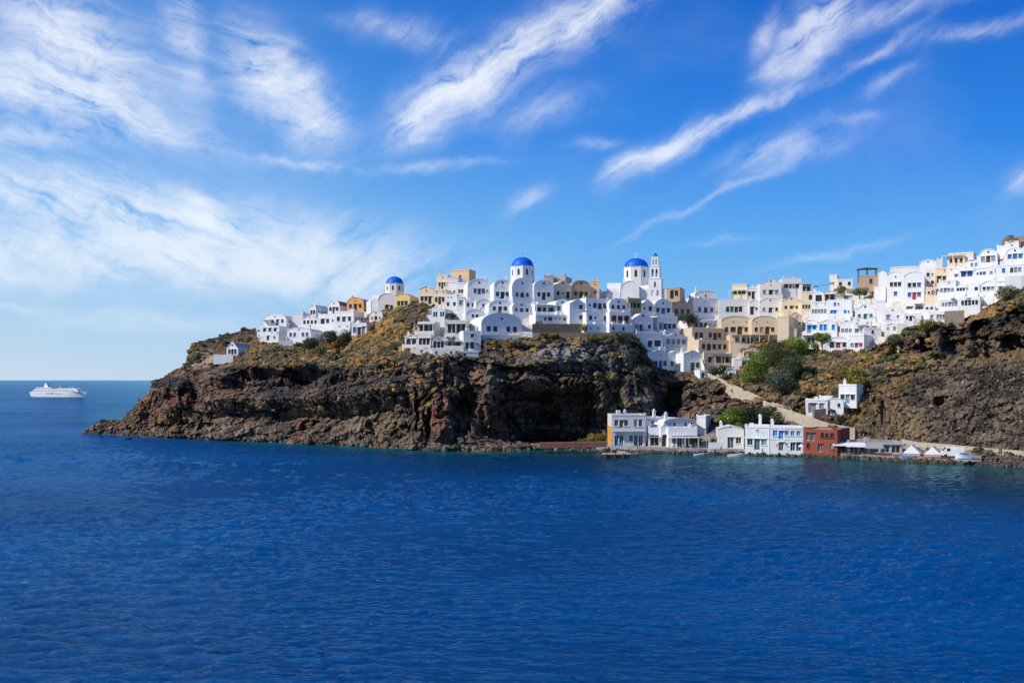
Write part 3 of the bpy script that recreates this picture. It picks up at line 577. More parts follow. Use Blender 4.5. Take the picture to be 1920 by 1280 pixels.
def H(reg, x0, x1, yt, yb, top, rows, label, yaw=None, m='white', dep=7.0, t=0.0, fd=5.0, rise=None, wc=None, rm=None, R_=None, L_=None, Rc=None, span=.86, vent=True,
      ch=(), can=None, Y=None, name='house', cat='house', grp=GRP, fr=False, back=0.0, pm=None, zb=0.0, stairs=None, bal=False, rbox=None):
    a0, b1 = spot(reg, x0, yb); a1, b0 = spot(reg, x1, yt); r = R(YAW[reg] if yaw is None else yaw)
    pc = (a0+a1)/2; Yc = (ground_Y(pc, b1) if Y is None else Y)+back; base = P3(pc, b1, Yc)
    e = math.cos(r) + (base.x/Yc)*math.sin(r); wd = (a1-a0)/F*Yc/max(e, .45); ht = (b1-b0)*Yc/F
    root = empty(name, base, -r); tag(root, label, cat, grp)
    arch = top in ('arch', 'gable', 'soft'); rs = 0.0
    if arch: rs = min(wd*(.38 if rise is None else rise), ht*.45)
    z1 = ht - rs; nr = max(1, len(rows)); sh = (z1 if top != 'flat' else z1-.25)/nr if not arch else (z1+rs*.25)/nr
    M = MATS[m]; RM = MATS[rm or m]
    wl = MB(); x_l = -wd/2
    ops = openings(rows, wd, sh, zb, span, wc)
    ops = [o for o in ops if o[1]+o[3] < z1-.05 or not arch] if not arch else [(o[0], o[1], o[2], min(o[3], z1-.08-o[1]), o[4], o[5], o[6]) for o in ops if z1-.08-o[1] > .35]
    wall_face(wl, (x_l, 0, 0), (1, 0, 0), wd, -fd, z1, [o[:5] for o in ops])
    rops = openings(R_ or [], dep, sh, zb, .8, Rc); rops = [o for o in rops if o[1]+o[3] < z1-.05]
    lops = openings(L_ or [], dep, sh, zb, .8, Rc); lops = [o for o in lops if o[1]+o[3] < z1-.05]
    wall_face(wl, (wd/2, 0, 0), (0, 1, 0), dep, -fd, z1, [o[:5] for o in rops])
    wall_face(wl, (-wd/2, dep, 0), (0, -1, 0), dep, -fd, z1, [o[:5] for o in lops])
    wall_face(wl, (wd/2, dep, 0), (-1, 0, 0), wd, -fd, z1, [])
    rf = MB()
    if arch:
        pts = [(x-wd/2, z) for x, z in vault_outline(wd, z1, rs, kind=top)]
        wl.extr(pts, 0, .32)
        k = .93; rf.extr([(-wd/2+.02, z1-.05), (wd/2-.02, z1-.05)] + [(x*(1-.04/wd), z1+(z-z1)*k-.02) for x, z in pts], .32, dep)
    else:
        # low parapet with the roof deck set inside it
        for bx in ((-wd/2, wd/2, 0, .25), (-wd/2, wd/2, dep-.25, dep), (-wd/2, -wd/2+.25, .25, dep-.25), (wd/2-.25, wd/2, .25, dep-.25)):
            wl.box(bx[0]+.002, bx[1]-.002, bx[2]+.002, bx[3]-.002, z1-.5, z1+.003)
        rf.box(-wd/2+.24, wd/2-.24, .24, dep-.24, z1-.6, z1-.32)
        if rbox:   # small stair head on the roof
            rf.box(-wd/2+wd*rbox[0], -wd/2+wd*rbox[1], 1.2, 3.6, z1-.4, z1+rbox[2])
    rr = random.Random(int(a0*13+b1*7))
    if arch and wd > 3:      # raised band following the gable, slight hood over the front
        bw = .22; ou = vault_outline(wd, z1, rs, kind=top); cxm = wd/2
        inn = [(cxm+(x-cxm)*(1-2*bw/wd), z1+(z-z1)*(1-bw/max(rs, .5))) for x, z in ou]
        for i in range(len(ou)-1):
            qd = [ou[i], ou[i+1], inn[i+1], inn[i]]; wl.add([(x-wd/2, -.16, z+.03) for x, z in qd]+[(x-wd/2, .01, z+.03) for x, z in qd], [(0, 1, 2, 3), (7, 6, 5, 4), (0, 4, 5, 1), (2, 6, 7, 3)])
    hood = rr.random() < .4
    for (x_, z_, w_, h_, a_, c_, d_) in ops:      # slabs over doors and sills under windows, added for their shadow lines
        if d_ and w_ < 2: wl.box(x_-wd/2-w_/2-.14, x_-wd/2+w_/2+.14, -.42, .003, z_+h_+.1, z_+h_+.2)
        elif not d_ and w_ < 2.4:
            wl.box(x_-wd/2-w_/2-.08, x_-wd/2+w_/2+.08, -.16, .003, z_-.12, z_-.02)
            if hood: wl.box(x_-wd/2-w_/2-.1, x_-wd/2+w_/2+.1, -.2, .003, z_+h_+.06, z_+h_+.14)
    if not arch and rr.random() < .6: wl.box(-wd/2-.09, wd/2+.09, -.11, .003, z1-.42, z1-.3).box(wd/2-.003, wd/2+.11, 0, dep, z1-.42, z1-.3)
    if nr > 1 and rr.random() < .4 and not arch: wl.box(-wd/2-.05, wd/2+.05, -.09, .003, sh-.08, sh+.02)
    if top == 'flat' and rr.random() < .6:
        for sx in (-wd/2, wd/2-.4): wl.box(sx+.003, sx+.397, .003, .4, z1+.003, z1+rr.uniform(.2, .5))
    if top == 'flat' and rr.random() < .35 and wd > 4 and ht > 2.5:
        q = MB(); xx = rr.uniform(-wd*.3, wd*.3); q.box(xx-.5, xx+.5, 2.0, 3.2, z1-.4, z1+rr.uniform(.5, 1.1)); q.build('roof_hatch', M, root)
    if rr.random() < .3 and t >= 1:      # outside stair down from the terrace
        q = MB(); n = 9; sgn = rr.choice((-1, 1)); xs0 = sgn*wd*.45
        for i in range(n): x1_ = xs0-sgn*i*.3; q.box(min(x1_, x1_-sgn*.3), max(x1_, x1_-sgn*.3), -t-.85, -t-.004, -fd, -.26*(i+1))
        q.build('stair', M, root)
    if not ch and rr.random() < .3 and ht > 2.2: ch = ((rr.choice((.15, .85)), rr.uniform(1.5, 4), rr.uniform(.3, .8)),)
    wl.build('wall', M, root); rf.build('roof', RM, root, smooth=False)
    put_openings(root, ops, (x_l, 0, 0), (1, 0, 0), fr); put_openings(root, rops, (wd/2, 0, 0), (0, 1, 0), fr); put_openings(root, lops, (-wd/2, dep, 0), (0, -1, 0), fr)
    if arch and vent:
        vr = min(.38, rs*.2); v = MB(); v.extr([(vr*math.cos(i*math.pi/5), z1+rs*.42+vr*math.sin(i*math.pi/5)) for i in range(10)], -.025, .05); v.build('vent', MATS['paneglass'], root)
    if t:
        pmt = MATS[pm or m]; tb = MB(); tb.box(-wd/2-.2, wd/2+.2, -t, -.005, -fd, -.04); tb.build('terrace', pmt, root)
        if rr.random() < .35 and fr is False:
            pb = MB(); pb.box(-wd/2-.2, wd/2+.2, -t, -t+.18, -.04, .16); pb.build('parapet', pmt, root); q = MB(); n = max(2, int(wd/.9)); q.box(-wd/2-.15, wd/2+.15, -t+.06, -t+.11, .82, .88).box(-wd/2-.15, wd/2+.15, -t+.07, -t+.10, .48, .52)
            for i in range(n+1): xx = -wd/2-.13+(wd+.22)*i/n; q.box(xx, xx+.05, -t+.06, -t+.11, .16, .82)
            q.build('railing', MATS[rr.choice(['iron', 'offwhite', 'wood', 'paneblue'])], root)
        else:
            pb = MB(); pb.box(-wd/2-.2, wd/2+.2, -t, -t+.22, -.04, .75).box(-wd/2-.2, -wd/2+.02, -t+.22, -.005, -.04, .75).box(wd/2-.02, wd/2+.2, -t+.22, -.005, -.04, .75)
            for sx in (-wd/2-.22, wd/2-.14): pb.box(sx, sx+.36, -t-.02, -t+.34, -.03, 1.0)
            pb.build('parapet', pmt, root)
    for (fx, fy, hh) in ch:
        c = MB(); px_ = -wd/2+wd*fx; top_z = z1 + (rs if arch else 0)
        c.box(px_-.35, px_+.35, fy-.35, fy+.35, z1-.3, top_z+hh).box(px_-.45, px_+.45, fy-.45, fy+.45, top_z+hh, top_z+hh+.15)
        c.lathe([(.33, top_z+hh+.15), (.3, top_z+hh+.45), (.12, top_z+hh+.65)], px_, fy, 8); c.build('chimney', M, root)
    if can:
        f0, f1, zz, dd = can[:4]; cm = MATS[can[4] if len(can) > 4 else 'greycanopy']; X0, X1 = -wd/2+wd*f0, -wd/2+wd*f1; c = MB()
        c.box(X0, X1, -dd, -.01, zz, zz+.14); c.build('canopy', cm, root)
        n = max(2, int((X1-X0)/2.8)+1)
        for i in range(n):
            xx = X0+.12+(X1-X0-.24)*i/(n-1); q = MB(); q.box(xx-.09, xx+.09, -dd+.05, -dd+.23, -.04, zz); q.build('post', MATS['offwhite'], root)
    if bal:
        q = MB(); zz = sh; q.box(-wd/2, wd/2, -1.3, -.005, zz-.18, zz)
        q.build('balcony', MATS['greywhite'], root)
        q = MB(); n = int(wd/.3)
        q.box(-wd/2, wd/2, -1.3, -1.24, zz+.9, zz+.97)
        for i in range(n+1): xx = -wd/2+.03+(wd-.06)*i/n; q.box(xx-.015, xx+.015, -1.285, -1.255, zz, zz+.9)
        q.build('railing', MATS['panegrey'], root)
    return root

# ------------------------------------------------------------------ churches
def dome_mesh(r, h, z, n=28, k=8):
    mb = MB(); prof = [(r*1.05, z-.12), (r*1.05, z)] + [(r*math.cos(a), z+h*math.sin(a)) for a in [math.pi/2*i/k for i in range(k)]] + [(.04, z+h)]
    mb.lathe(prof, 0, 0, n); return mb
def cross(root, z, s=1.0, m='white'):
    c = MB(); c.box(-.07*s, .07*s, -.07*s, .07*s, z, z+1.5*s).box(-.45*s, -.07*s, -.07*s, .07*s, z+.9*s, z+1.05*s).box(.07*s, .45*s, -.07*s, .07*s, z+.9*s, z+1.05*s); c.lathe([(.16*s, z-.15), (.2*s, z), (.1*s, z+.2*s)], 0, 0, 8)
    c.build('cross', MATS[m], root)
def drum_and_dome(root, r, z0, z1, hd, m, nwin=8, rot=0.0, n_side=8):
    """drum polygonal, tall slits set into each face; dome on top. root-local centre at (0,cy)"""
    mb = MB(); A = [2*math.pi*(i+.5)/n_side+rot for i in range(n_side)]; P = [Vector((r*math.cos(a), r*math.sin(a), 0)) for a in A]
    hh = z1-z0; fw = 2*r*math.sin(math.pi/n_side); allops = []
    for i in range(n_side):
        a, b = P[i-1], P[i]; U = (b-a).normalized()
        op = (fw/2, z0+hh*.22, fw*.26, hh*.52, True); wall_face(mb, (a.x, a.y, 0), U, fw, z0-1.5, z1, [op], .2); allops.append(((a.x, a.y, 0), U, [op+('n', False)]))
    mb.prism([(p.x*.995, p.y*.995) for p in P], z1-.05, z1+.02)
    d = mb.build('drum', MATS[m], root)
    for O, U, o in allops: put_openings(d, o, O, U, False, .2)
    dm = dome_mesh(r*.93, hd, z1+.1).build('dome', MATS['bluedome'], root, smooth=True)
    return dm
# ------------------------------------------------------------------ western houses, out on the cape
L = 'houses out on the cape'
def H1(*a, **k): k.setdefault('grp', L); return H('1', *a, **k)
H1(408, 510, 772, 912, 'soft', ['wdw'], 'small lone white gabled house standing at the cliff edge beside a garden wall', dep=9, rise=.45, span=.8, rm='greyroof')
H1(1000, 1095, 512, 620, 'flat', ['..'], 'plain white flat roofed block with a stub chimney behind the pergola house', m='greywhite', ch=[(.8, 2, .3)], back=8, fd=8)
H1(740, 945, 517, 625, 'arch', ['.wdw'], 'white house with pergola on its left and rounded gable, leftmost of the cape cluster', rise=.22, dep=9, R_=['ww'], wc=['kktk'], can=(0, .42, 2.3, 2.5, 'greywhite'), fd=7)
H1(712, 880, 628, 700, 'flat', ['AAA'], 'white arcade terrace of three arches under the pergola house', t=2.2, dep=6, fd=6)
H1(740, 875, 700, 758, 'flat', ['Aw'], 'lowest white block with an arched opening beneath the cape arcade', dep=5, fd=3)
H1(950, 1165, 640, 750, 'arch', ['ww.ww'], 'low white double fronted house behind the long garden wall', rise=.16, wc=['tutu'], dep=9, rm='greywhite', R_=['s'])
H1(1080, 1235, 533, 632, 'soft', ['wwww'], 'white round shouldered house with four small windows in mid cluster', rise=.2, dep=8)
H1(1238, 1395, 520, 630, 'flat', ['Dws'], 'white flat fronted house with a large dark opening and curved right wall', t=2, dep=8, R_=['.'])
H1(1155, 1212, 432, 545, 'arch', ['ww'], 'tall narrow white vaulted house with two slit windows', dep=11, rise=.5, R_=['www'], fd=7)
H1(1320, 1425, 395, 518, 'arch', ['wdw'], 'white vaulted house with brown roof beside the orange one', rise=.45, dep=9, rm='brownroof', R_=['.'], fd=7)
H1(1490, 1642, 370, 492, 'arch', ['wdw'], 'orange ochre house with a broad round gable', m='ochre', rise=.36, dep=9, rm='peach', fd=7)
H1(1376, 1550, 495, 612, 'flat', ['wdw'], 'white flat topped cube house with green door, right wall in shade', wc=['ktk'], R_=['www'], dep=9, t=1.5)
H1(1395, 1520, 600, 665, 'flat', ['s.s'], 'low white garden block under the green door house', dep=6, t=1)
H1(1532, 1668, 602, 716, 'flat', ['WdA'], 'white house with blue pane and arched door at the foot of the golden slope', wc=['uky'], R_=['.'], dep=8)
H1(1690, 1812, 490, 602, 'arch', ['sws'], 'grey white vaulted house tucked under the western church', m='offwhite', rise=.3, dep=8, fd=7)
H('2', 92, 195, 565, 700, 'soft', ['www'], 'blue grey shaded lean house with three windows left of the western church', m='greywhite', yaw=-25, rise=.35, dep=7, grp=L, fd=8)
# ------------------------------------------------------------------ cream and yellow houses east of the western church
def H2(*a, **k): return H('2', *a, **k)
H2(352, 515, 515, 692, 'soft', ['www'], 'bright yellow house beside the western church', m='yellow', rise=.2, R_=['.'], dep=9, span=.75, fd=8, yaw=17)
H2(612, 770, 442, 642, 'soft', ['wwd', '.s.'], 'cream house with sloping parapet right of the yellow house', m='cream', rise=.2, dep=10, fd=8, span=.8)
H2(775, 905, 478, 645, 'flat', ['aAa', 's.s'], 'long cream house with three arched openings above green bushes', m='cream', dep=10, fd=8)
H2(806, 932, 322, 475, 'flat', ['wdw', '.s.'], 'tall pale cream house with three windows near the ridge', m='cream', back=8, fd=14, span=.7, rm='offwhite')
H2(965, 1162, 262, 400, 'flat', ['.s.'], 'peach coloured flat roofed block topping the western ridge', m='peach', back=16, fd=16, rm='ochre', R_=['.'], yaw=18)
H2(905, 1045, 345, 480, 'flat', ['www'], 'pale house with three dark square windows under the peach block', m='offwhite', back=10, fd=14)
H2(925, 1030, 392, 560, 'flat', ['ss', '..'], 'narrow white block with two tiny windows below the peach block', back=3, fd=12)
H2(1025, 1145, 403, 545, 'flat', ['www', '...'], 'white block with three small windows left of the great teal door gable', back=3, fd=12, span=.75)
def Hc(*a, **k): k.setdefault('yaw', -12); return H2(*a, **k)
Hc(1145, 1400, 362, 562, 'arch', ['.wdws'], 'wide white gabled house with teal door and blue shutters below the ridge', rise=.3, wc=['kutuy'], dep=9, t=1.2, fd=7)
Hc(1432, 1622, 372, 590, 'arch', ['wdw', '.s.'], 'white vaulted house with dark green shutters left of the central church', rise=.32, wc=['tkt', 'k'], dep=9, t=1.2, fd=7)
Hc(905, 1027, 533, 692, 'flat', ['w.w', 'ss.'], 'white cube house with small paired windows, upper left of the shrub terrace', yaw=12, dep=8, t=1)
Hc(1027, 1118, 558, 692, 'flat', ['w'], 'plain white block with a single grey window', wc=['y'], yaw=0, dep=7)
Hc(1118, 1235, 600, 694, 'flat', ['ww'], 'low white block with two dark windows below the teal door house', dep=7)
Hc(1232, 1400, 580, 694, 'arch', ['.ww'], 'low white barrel vault with two windows facing the sea', rise=.45, dep=8, vent=False)
Hc(1376, 1620, 590, 742, 'arch', ['wdw'], 'white vaulted house with dark arched door above the great blue white vault', rise=.28, dep=8, t=1, span=.75)
Hc(757, 902, 690, 812, 'flat', ['ww.ww'], 'white cube house at the top left of the restaurant terraces', yaw=12, R_=['ww'], dep=9, t=1.5)
Hc(1120, 1330, 692, 812, 'arch', ['.ww.'], 'white dome shaped vault with two arched windows right of the roof shrub', rise=.5, dep=7, vent=False)
Hc(1296, 1742, 735, 985, 'arch', ['ww.ww'], 'largest white barrel vaulted house, plain shaded front with four windows, on the cliff edge', rise=.34, yaw=-22, dep=11, t=2.2, fd=4, span=.8, back=2)
# restaurant terraces
Hc(905, 1140, 815, 965, 'flat', ['DDDD'], 'open white restaurant floor with flat canopy on the upper right terrace', yaw=2, m='offwhite', dep=6, t=2.4, can=(0, 1, 2.9, 2.6), fd=4)
Hc(600, 790, 830, 965, 'flat', ['DDD'], 'open white restaurant floor with canopy and glass front, left end of the upper terrace', yaw=10, m='offwhite', dep=6, t=2.4, can=(-.1, 1, 2.8, 2.4), fd=4)
Hc(460, 600, 968, 1110, 'soft', ['AA'], 'white cave house with two arches at the left tip of the lower terrace', yaw=12, m='offwhite', dep=6, t=2, fd=3, rise=.25)
Hc(600, 745, 972, 1112, 'flat', ['ddd'], 'white lower terrace house with three tall narrow doors', yaw=5, m='offwhite', dep=6, t=2, wc=['nnn'], fd=3)
Hc(758, 900, 985, 1125, 'gable', ['ADA'], 'white lower terrace house with pointed gable and dark arched openings', yaw=-5, m='offwhite', dep=6, t=2, fd=3)
Hc(905, 1090, 980, 1125, 'gable', ['DD'], 'white lower terrace house with twin dark bays and plant between them', yaw=-5, m='offwhite', dep=6, t=2, fd=3)
Hc(1100, 1290, 930, 1130, 'flat', ['dAs', '.w.'], 'white stepped house with slanting stair at the right end of the lower terrace', yaw=-15, m='offwhite', dep=6, fd=3)
Hc(520, 760, 1125, 1188, 'flat', ['.a.'], 'low rounded white base wall block under the left terrace', yaw=5, m='offwhite', dep=4, fd=1.5)
Hc(760, 1010, 1128, 1205, 'flat', ['a..a'], 'low white base block with two arched niches under the gabled terrace house', yaw=-3, m='offwhite', dep=4, fd=1.5)
Hc(970, 1262, 1150, 1245, 'flat', ['.w.'], 'lowest white block of the restaurant stack, right on the dark rock', yaw=-12, m='offwhite', dep=5, fd=1.5)
# ------------------------------------------------------------------ centre: shaded blue white fronts
def H3(*a, **k): return H('3', *a, **k)
H3(325, 526, 345, 545, 'arch', ['wdw', '.s.'], 'white gabled house with dark door right beside the central church', rise=.28, dep=9, fd=7, span=.72)
H3(108, 300, 560, 692, 'arch', ['wdw'], 'low vaulted house with brown shutters directly below the central church', rise=.3, wc=['yun'], t=1, dep=6)
H3(335, 540, 588, 690, 'flat', ['DDD'], 'white terrace flat with thin canopy over three dark bays', t=1.5, can=(0, 1, 2.7, 1.6, 'greywhite'), dep=7)
H3(540, 682, 538, 690, 'arch', ['wdw'], 'white gabled house with three bright blue shutters', rise=.35, wc=['uuu'], t=1.5, dep=8)
H3(684, 840, 535, 775, 'soft', ['.w', '.w'], 'tall plain white house with one window above another', rise=.25, dep=9, vent=False)
H3(345, 680, 692, 775, 'flat', ['.wWssa'], 'long low white basement row above the dark retaining wall', dep=6, fd=3)
H3(532, 702, 352, 530, 'soft', ['wsd', '...'], 'cream gabled house behind the blue shutter house', m='cream', rise=.25, dep=9, back=4, fd=9, yaw=-20)
H3(704, 890, 348, 530, 'arch', ['wdw', '.s.'], 'tan house with a great round arch on its front', m='tan', rise=.3, dep=9, back=4, fd=9, yaw=-14, wc=['nnn'])
H3(892, 980, 352, 530, 'flat', ['s', 's'], 'peach end block with two tiny windows beside the tan arched house', m='peach', dep=9, back=4, fd=9, yaw=5)
H3(425, 520, 300, 365, 'flat', ['..'], 'grey flat topped block peeping over the roofs right of the central dome', m='greyroof', dep=9, back=22, fd=10, yaw=0)
H3(520, 640, 308, 365, 'flat', ['.s.'], 'dull stone coloured block behind the cream gabled house', m='greyroof', dep=9, back=24, fd=10, yaw=20)
H3(846, 1076, 528, 665, 'flat', ['swdw'], 'white flat roofed house with arched niche, right of the tall plain house', t=1, dep=8, yaw=-24)
H3(1078, 1266, 528, 665, 'arch', ['wdw'], 'white gabled house just under the big church terrace', rise=.33, t=1, dep=8, yaw=-24)
H3(852, 1080, 668, 785, 'flat', ['ws.a'], 'shaded white terrace house with a small table balcony, middle of the promontory', t=1, dep=7, yaw=-24)
H3(1082, 1300, 668, 785, 'flat', ['DDD'], 'white terrace house with three yellow lit dark bays at the promontory corner', t=1, dep=7, yaw=-24, wc=['nnn'])
H3(860, 1082, 786, 876, 'flat', ['s.s.s'], 'low white plinth house with tiny heart shaped niches above the cliff', dep=5, fd=1.5, yaw=-24)
H3(1082, 1312, 786, 876, 'flat', ['w.w.'], 'low white plinth house at the corner of the pale cliff', dep=5, fd=1.5, yaw=-24)
H3(1268, 1400, 525, 662, 'flat', ['www'], 'tan timbered annex with dark windows behind the promontory houses', m='tan', dep=7, yaw=-20, can=(0, 1, 2.6, 1.2, 'wood'))
H3(982, 1110, 458, 530, 'arch', ['.s.'], 'small pinkish white rounded roof hut left of the big church', m='offwhite', dep=5, back=6, yaw=-10, vent=False)
# ------------------------------------------------------------------ the cascade below the big church
def H4(*a, **k): return H('4', *a, **k)
H4(615, 762, 388, 492, 'flat', ['.Aa'], 'tan flat roofed house behind and right of the bell tower', m='tan', dep=9, back=4, fd=10, R_=['.'], rm='ochre', yaw=22)
H4(690, 878, 510, 662, 'soft', ['www'], 'rose tan house with three dark windows and vent between white houses', m='tan', rise=.15, dep=9, t=.6, yaw=-20)
H4(525, 692, 493, 652, 'arch', ['wdw'], 'white gabled house with blue door at the head of the cascade', rise=.4, wc=['kuk'], t=1, dep=8)
H4(400, 525, 500, 640, 'soft', ['sw'], 'shaded white side wing with sloping roof left of the cascade head', rise=.3, dep=8, vent=False)
H4(330, 515, 620, 797, 'soft', ['wd.w', '.s..'], 'white house with navy door and round vent on the left of the cascade', rise=.25, wc=['ykuk', 'k'], t=.8, dep=8)
H4(552, 742, 652, 800, 'flat', ['Wdww'], 'white flat fronted house with four openings under the cascade head', t=.8, dep=8, wc=['yukk'])
H4(362, 610, 797, 962, 'flat', ['.dW'], 'broad white house with potted plants at its door, left middle of the cascade', t=1, dep=8)
H4(615, 835, 805, 945, 'soft', ['wwww'], 'white house with stepped white stair block in front, right middle of the cascade', rise=.15, t=1, dep=8, wc=['yyyy'])
H4(465, 660, 965, 1142, 'soft', ['swdw', '..s.'], 'white house at the lower left of the cascade with navy door', rise=.12, dep=8, wc=['kkut', 'k'], fd=4)
H4(662, 795, 968, 1150, 'soft', ['wsw', '.s.'], 'white middle house of the lowest cascade row with dark green window', rise=.15, dep=8, wc=['tkk', 'k'], fd=4)
H4(797, 962, 968, 1165, 'soft', ['.dw', '.s.'], 'white house closing the lowest cascade row on its right', rise=.15, dep=8, wc=['kkk'], fd=4)
H4(882, 1120, 488, 645, 'flat', ['wdw', '.s.'], 'tall white house with a rooftop room right of the cascade', dep=9, t=1, span=.7, fd=7, wc=['uku', 'y'])
H4(900, 1102, 415, 495, 'arch', ['.w.'], 'white vaulted rooftop room on the tall white house', rise=.22, dep=6, back=3, fd=3, vent=False, yaw=-10)
H4(828, 1130, 690, 762, 'flat', ['.AAAss'], 'low white arcade with dark arches and a thin railing', dep=6, t=1.2, yaw=-20, wc=['k'])
H4(875, 1170, 762, 884, 'flat', ['ad.wdw'], 'upper beige house of the stepped trio with six dark openings', m='beige', dep=7, t=1, yaw=-20)
H4(938, 1222, 872, 992, 'flat', ['wAnwa'.replace('n', 'w')], 'middle beige house of the stepped trio with a dark round arch', m='beige', dep=7, t=1, yaw=-20)
H4(985, 1242, 995, 1105, 'flat', ['dxD'], 'lowest beige house of the stepped trio half hidden by bushes', m='beige', dep=7, t=1, yaw=-20, can=(.3, 1, 2.4, 1.6, 'wood'))
H4(948, 1045, 1150, 1232, 'flat', ['d.'], 'little white gatehouse with green door at the head of the stairs', wc=['t'], dep=4, yaw=-15)
H4(1178, 1282, 1132, 1228, 'arch', ['A'], 'small white vaulted chapel with arched door near the top of the stairs', rise=.5, dep=5, yaw=0, vent=False, fd=3)
# ------------------------------------------------------------------ beige quarter
def H5(*a, **k): return H('5', *a, **k)
H5(305, 466, 305, 452, 'flat', ['www'], 'cream flat roofed house on the skyline with small side canopy', m='cream', dep=9, fd=9, R_=['W'], can=(-.2, 1, 2.5, 1.2, 'whitecloth'), yaw=18)
H5(466, 608, 345, 470, 'flat', ['wd.'], 'recessed white link house between cream block and grey gable', m='offwhite', dep=8, fd=8, back=3)
H5(612, 846, 248, 448, 'soft', ['wdw', '.s.'], 'tall grey white gabled house with round vent on the skyline', m='offwhite', rise=.22, dep=10, fd=9, wc=['yky', 'k'], t=1.2, yaw=6)
H5(850, 1062, 240, 384, 'flat', ['www'], 'grey house with three big dark windows and open roof frame on the skyline', m='greywhite', dep=8, fd=8, back=2, can=(0, 1, 2.6, 1.2, 'greywhite'), wc=['n'])
H5(1062, 1170, 305, 384, 'flat', ['DD'], 'dark roadside cafe front with red striped awning', m='greywhite', dep=6, fd=6, can=(0, 1, 2.3, 1.4, 'panered'), wc=['k'])
H5(1370, 1452, 205, 345, 'flat', ['s', '.'], 'white square tower block on the ridge right of blue umbrellas', dep=7, fd=8, back=2, m='offwhite', yaw=25)
H5(1452, 1622, 252, 350, 'flat', ['w.w'], 'cream white low house on the ridge with thatched eave', dep=8, fd=8, back=2, m='offwhite', rm='palewood', yaw=20)
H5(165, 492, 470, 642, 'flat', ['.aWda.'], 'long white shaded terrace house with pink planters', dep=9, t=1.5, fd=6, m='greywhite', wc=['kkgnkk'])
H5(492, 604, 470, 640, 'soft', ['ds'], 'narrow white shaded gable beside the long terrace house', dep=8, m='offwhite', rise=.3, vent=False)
H5(604, 845, 455, 628, 'arch', ['wdw', '.s.'], 'beige white house with broad arch and planted sill in the middle row', m='offwhite', rise=.22, dep=8, t=1.5, wc=['ykk', 'n'])
H5(848, 1062, 445, 604, 'soft', ['wdw', '.s.'], 'cream house with olive door and orange shutter', m='cream', rise=.2, dep=8, t=1, wc=['knn', 'n'])
H5(1062, 1202, 388, 505, 'flat', ['.a'], 'cream wall house with one lone arched window', m='cream', dep=8, fd=7, yaw=14)
H5(1062, 1175, 500, 600, 'flat', ['www'], 'low cream row with three brown windows at its corner', m='cream', dep=7, fd=6, wc=['n'])
H5(190, 520, 650, 858, 'arch', ['aWAw', '.s.s'], 'large beige mansion half with low pointed vault, left one', m='beige', rise=.16, dep=8, wc=['nknn'], vent=False, fd=6, yaw=2)
H5(522, 800, 650, 858, 'arch', ['wWAw', 's.s.'], 'large beige mansion half with low pointed vault, right one', m='beige', rise=.2, dep=8, wc=['nynk'], vent=False, fd=6, yaw=2)
H5(800, 925, 655, 958, 'flat', ['.', '.', '.'], 'beige buttress tower with sloping flank beside the mansion', m='beige', dep=9, fd=6, yaw=30)
H5(285, 800, 858, 965, 'flat', ['waDwad'], 'beige gallery floor recessed under a long thin roof', m='beige', dep=6, t=1.8, can=(0, 1, 3.0, 1.7, 'beige'), fd=5, yaw=2, wc=['unkyku'])
H5(922, 1070, 610, 790, 'soft', ['wd.s', '..s.'], 'beige annex with dark twin doors right of the mansion', m='beige', rise=.25, dep=8, vent=False, fd=6)
H5(870, 1012, 788, 905, 'flat', ['..'], 'plain beige retaining block below the annex', m='beige', dep=5, fd=4)
H5(398, 660, 1000, 1112, 'gable', ['wdww'], 'small beige house with low porch gable above the green trees', m='beige', rise=.2, dep=6, fd=4, can=(.1, .6, 2.2, 1.2, 'whitecloth'))
H5(322, 560, 1112, 1228, 'flat', ['.AA'], 'white house with two arched doors at the stair top among bushes', dep=6, fd=3)
H5(1202, 1302, 385, 498, 'arch', ['x'], 'white cave house with open dark mouth on the upper lane', rise=.3, dep=7, fd=5, yaw=15, vent=False)
H5(1302, 1440, 372, 496, 'gable', ['dd'], 'white house with grey pyramid roof canopy on the upper lane', rise=.22, dep=7, fd=5, rm='greyroof', yaw=15, can=(0, 1.3, 2.3, 1.8, 'greycanopy'))
# ------------------------------------------------------------------ white quarter facing west
def Hs(*a, **k): return H('s', *a, **k)
Hs(170, 460, 130, 372, 'flat', ['wWwaa', '.s..s'], 'bright white row with five faint grey windows', wc=['y'], dep=8, t=1.2, fd=5, yaw=20)
Hs(462, 850, 100, 372, 'flat', ['dd..ws', '.ws...'], 'white house with two vivid blue doors and tiny blue chair terrace', wc=['bbkkbk'], dep=8, t=1.2, fd=5)
Hs(95, 290, 430, 655, 'arch', ['xw'], 'white vaulted house with blue doors, left of the blue shutter pair', rise=.25, wc=['bb'], dep=7, t=1.2, vent=False, can=(0, 1, 2.6, .8, 'whitecloth'))
Hs(292, 600, 425, 655, 'soft', ['WW.w'], 'white house with three bright blue shutters under curved eaves', rise=.2, wc=['bbkb'], dep=7, t=1.2, vent=False)
Hs(35, 330, 660, 840, 'flat', ['.dd.'], 'white undercroft with deep canopy behind the small tree', m='offwhite', dep=5, t=.8, can=(0, .8, 2.8, 1.6, 'whitecloth'))
Hs(900, 1235, 165, 432, 'soft', ['wdw', '.s.'], 'white gabled house with green door and green shutter', rise=.3, wc=['ggu', 'k'], dep=8, t=1)
Hs(655, 872, 430, 685, 'soft', ['WWw', '.s.'], 'white house with three grey arched windows left of the straw parasol', rise=.25, wc=['y'], dep=7, t=1)
Hs(872, 1160, 450, 690, 'flat', ['Dww', 's.s'], 'white flat roofed house behind the big straw parasol', dep=7, t=1.4, wc=['yyy'])
